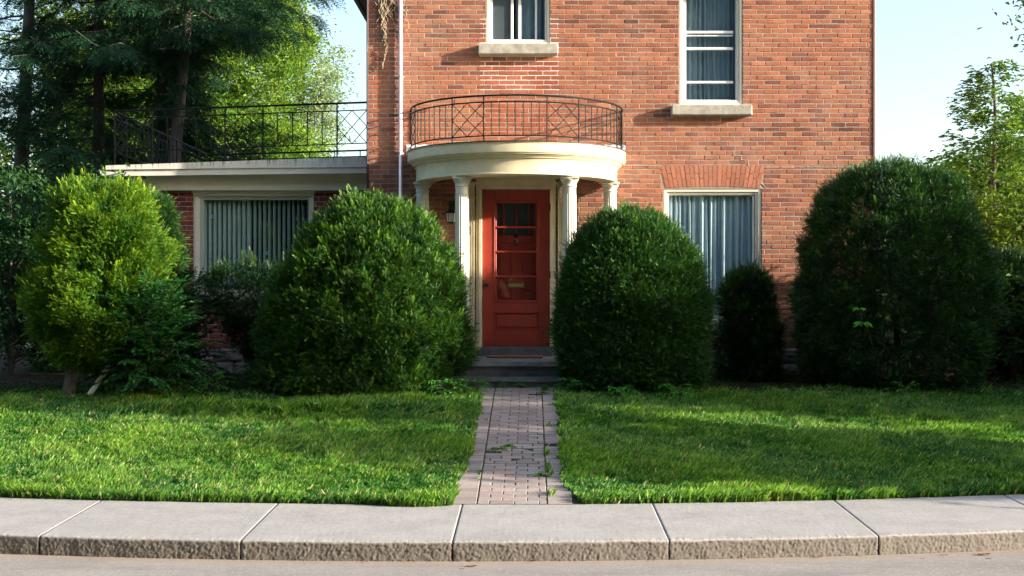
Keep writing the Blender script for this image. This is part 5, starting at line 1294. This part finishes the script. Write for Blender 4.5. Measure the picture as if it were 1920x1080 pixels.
for k in range(18): fallen(60+104*k+r_.uniform(-30, 30), 1044+r_.uniform(0, 9)+(4 if 600 < 60+104*k < 1300 else -3), -.133, r_.uniform(.008, .018), 'tiny '+DW[k % 6]+' leaf crumb in the gutter '+LW[k//3], 300+k)
for k, (a, c_, s_, t_) in enumerate([(885, 1063, .035, 'large curled brown leaf in the gutter left of the path line'), (866, 1068, .018, 'small brown leaf beside the large curled one'), (1005, 1052, .022, 'reddish leaf at the foot of the kerb in front of the path'), (1090, 1049, .030, 'long orange-brown leaf at the foot of the kerb'), (1535, 1046, .030, 'orange leaf at the kerb right of the middle'),
        (1770, 1042, .024, 'dark leaf at the kerb near the right side'), (1845, 1041, .045, 'long twig-like brown leaf at the kerb at far right'), (430, 1041, .020, 'small brown leaf at the kerb left of centre'), (820, 1062, .012, 'tiny brown fleck on the asphalt near the large leaf'), (945, 1073, .012, 'tiny orange fleck at the bottom edge of the street'),
        (1285, 1069, .010, 'tiny dark fleck on the asphalt right of centre'), (570, 1058, .011, 'tiny dark fleck on the asphalt left of centre'), (112, 1041, .012, 'dark fleck at the kerb at the far left')]): fallen(a, c_, -.132, s_, t_, k)
zz = .42
fallen(1394, 831, gzf(PX(1394, 12.9), 12.9)+.045, .03, 'curled grey-brown leaf lying on the right-hand lawn', 40, mat=basic('grey_leaf', (.32, .27, .25), .8, .3, 40, .3), group='stray bits on the lawn')
fallen(592, 757, gzf(PX(592, 14.7), 14.7)+.06, .022, 'scrap of white paper on the lawn before the broad dome yew', 41, name='paper_scrap', mat=M_WHITE, group='stray bits on the lawn')

# ------------------------------------------------------------------ the other side of the street (outside the frame): trees added to cut the fill light, also shown in the panes
for k, (x, y, h, rx) in enumerate([(-27, -13, 11, 5.5), (-17, -16, 13, 6), (-8, -14, 12, 5.4), (1, -17, 12, 5.4), (10, -15, 12, 5.4), (17, -18, 11, 5), (-32, 2, 12, 6), (-24, 12, 12, 5.5), (26, -20, 10, 5)]):
    leafy('unseen_tree', ['tall', 'broad', 'dense', 'great', 'rounded', 'lighter', 'spreading', 'bushy', 'far'][k]+' tree added across the street to dim the sky light, outside the frame', x, y, 3, [(0, 0, h*.62, rx, rx*.8, h*.38), (rx*.3, 0, h*.3, rx*.9, rx*.7, h*.22)], 330, 20, .62, (.03, .08, .02), (.08, .15, .03), 200+k, group='added trees outside the frame across the street', spread=.7, r0=.3, tpl=LEAFQ)

for k, (x, y, z, rx, ry, rz) in enumerate([(-11, -1.5, 9.5, 5.5, 4.6, 2.4), (-1.5, -4, 10.5, 5.5, 4.8, 2.4), (8, -2.5, 10.0, 5.0, 4.6, 2.2), (15, -6, 10.5, 4.5, 4.5, 2.2), (-19, 4, 10, 5, 5, 3)]):
    leafy('unseen_tree', ['leftmost', 'middle', 'right-hand', 'far right', 'far left'][k]+' high-crowned tree added over the street behind the viewer to block sky light', x, y-2.5, 5, [(0, 2.5, z, rx, ry, rz)], 330, 22, .55, (.03, .08, .02), (.08, .15, .03), 230+k, group='trees added over the street behind the viewer', spread=.65, r0=.28, tpl=LEAFQ, zb=-.15)  # unseen crowns added to block the overhead sky

wood('wood_across_added', [(-70, -24, -22, 7, 10), (-24, 24, -27, 8, 11), (24, 70, -24, 6, 9)], 72, (.02, .055, .015), (.06, .12, .03), .9)  # added to close off low sky light between the trunks
for o_ in COL.objects:
    if o_.name.startswith('wood_across'): o_['label'] = 'wood added across the street to block low sky light, outside the frame'
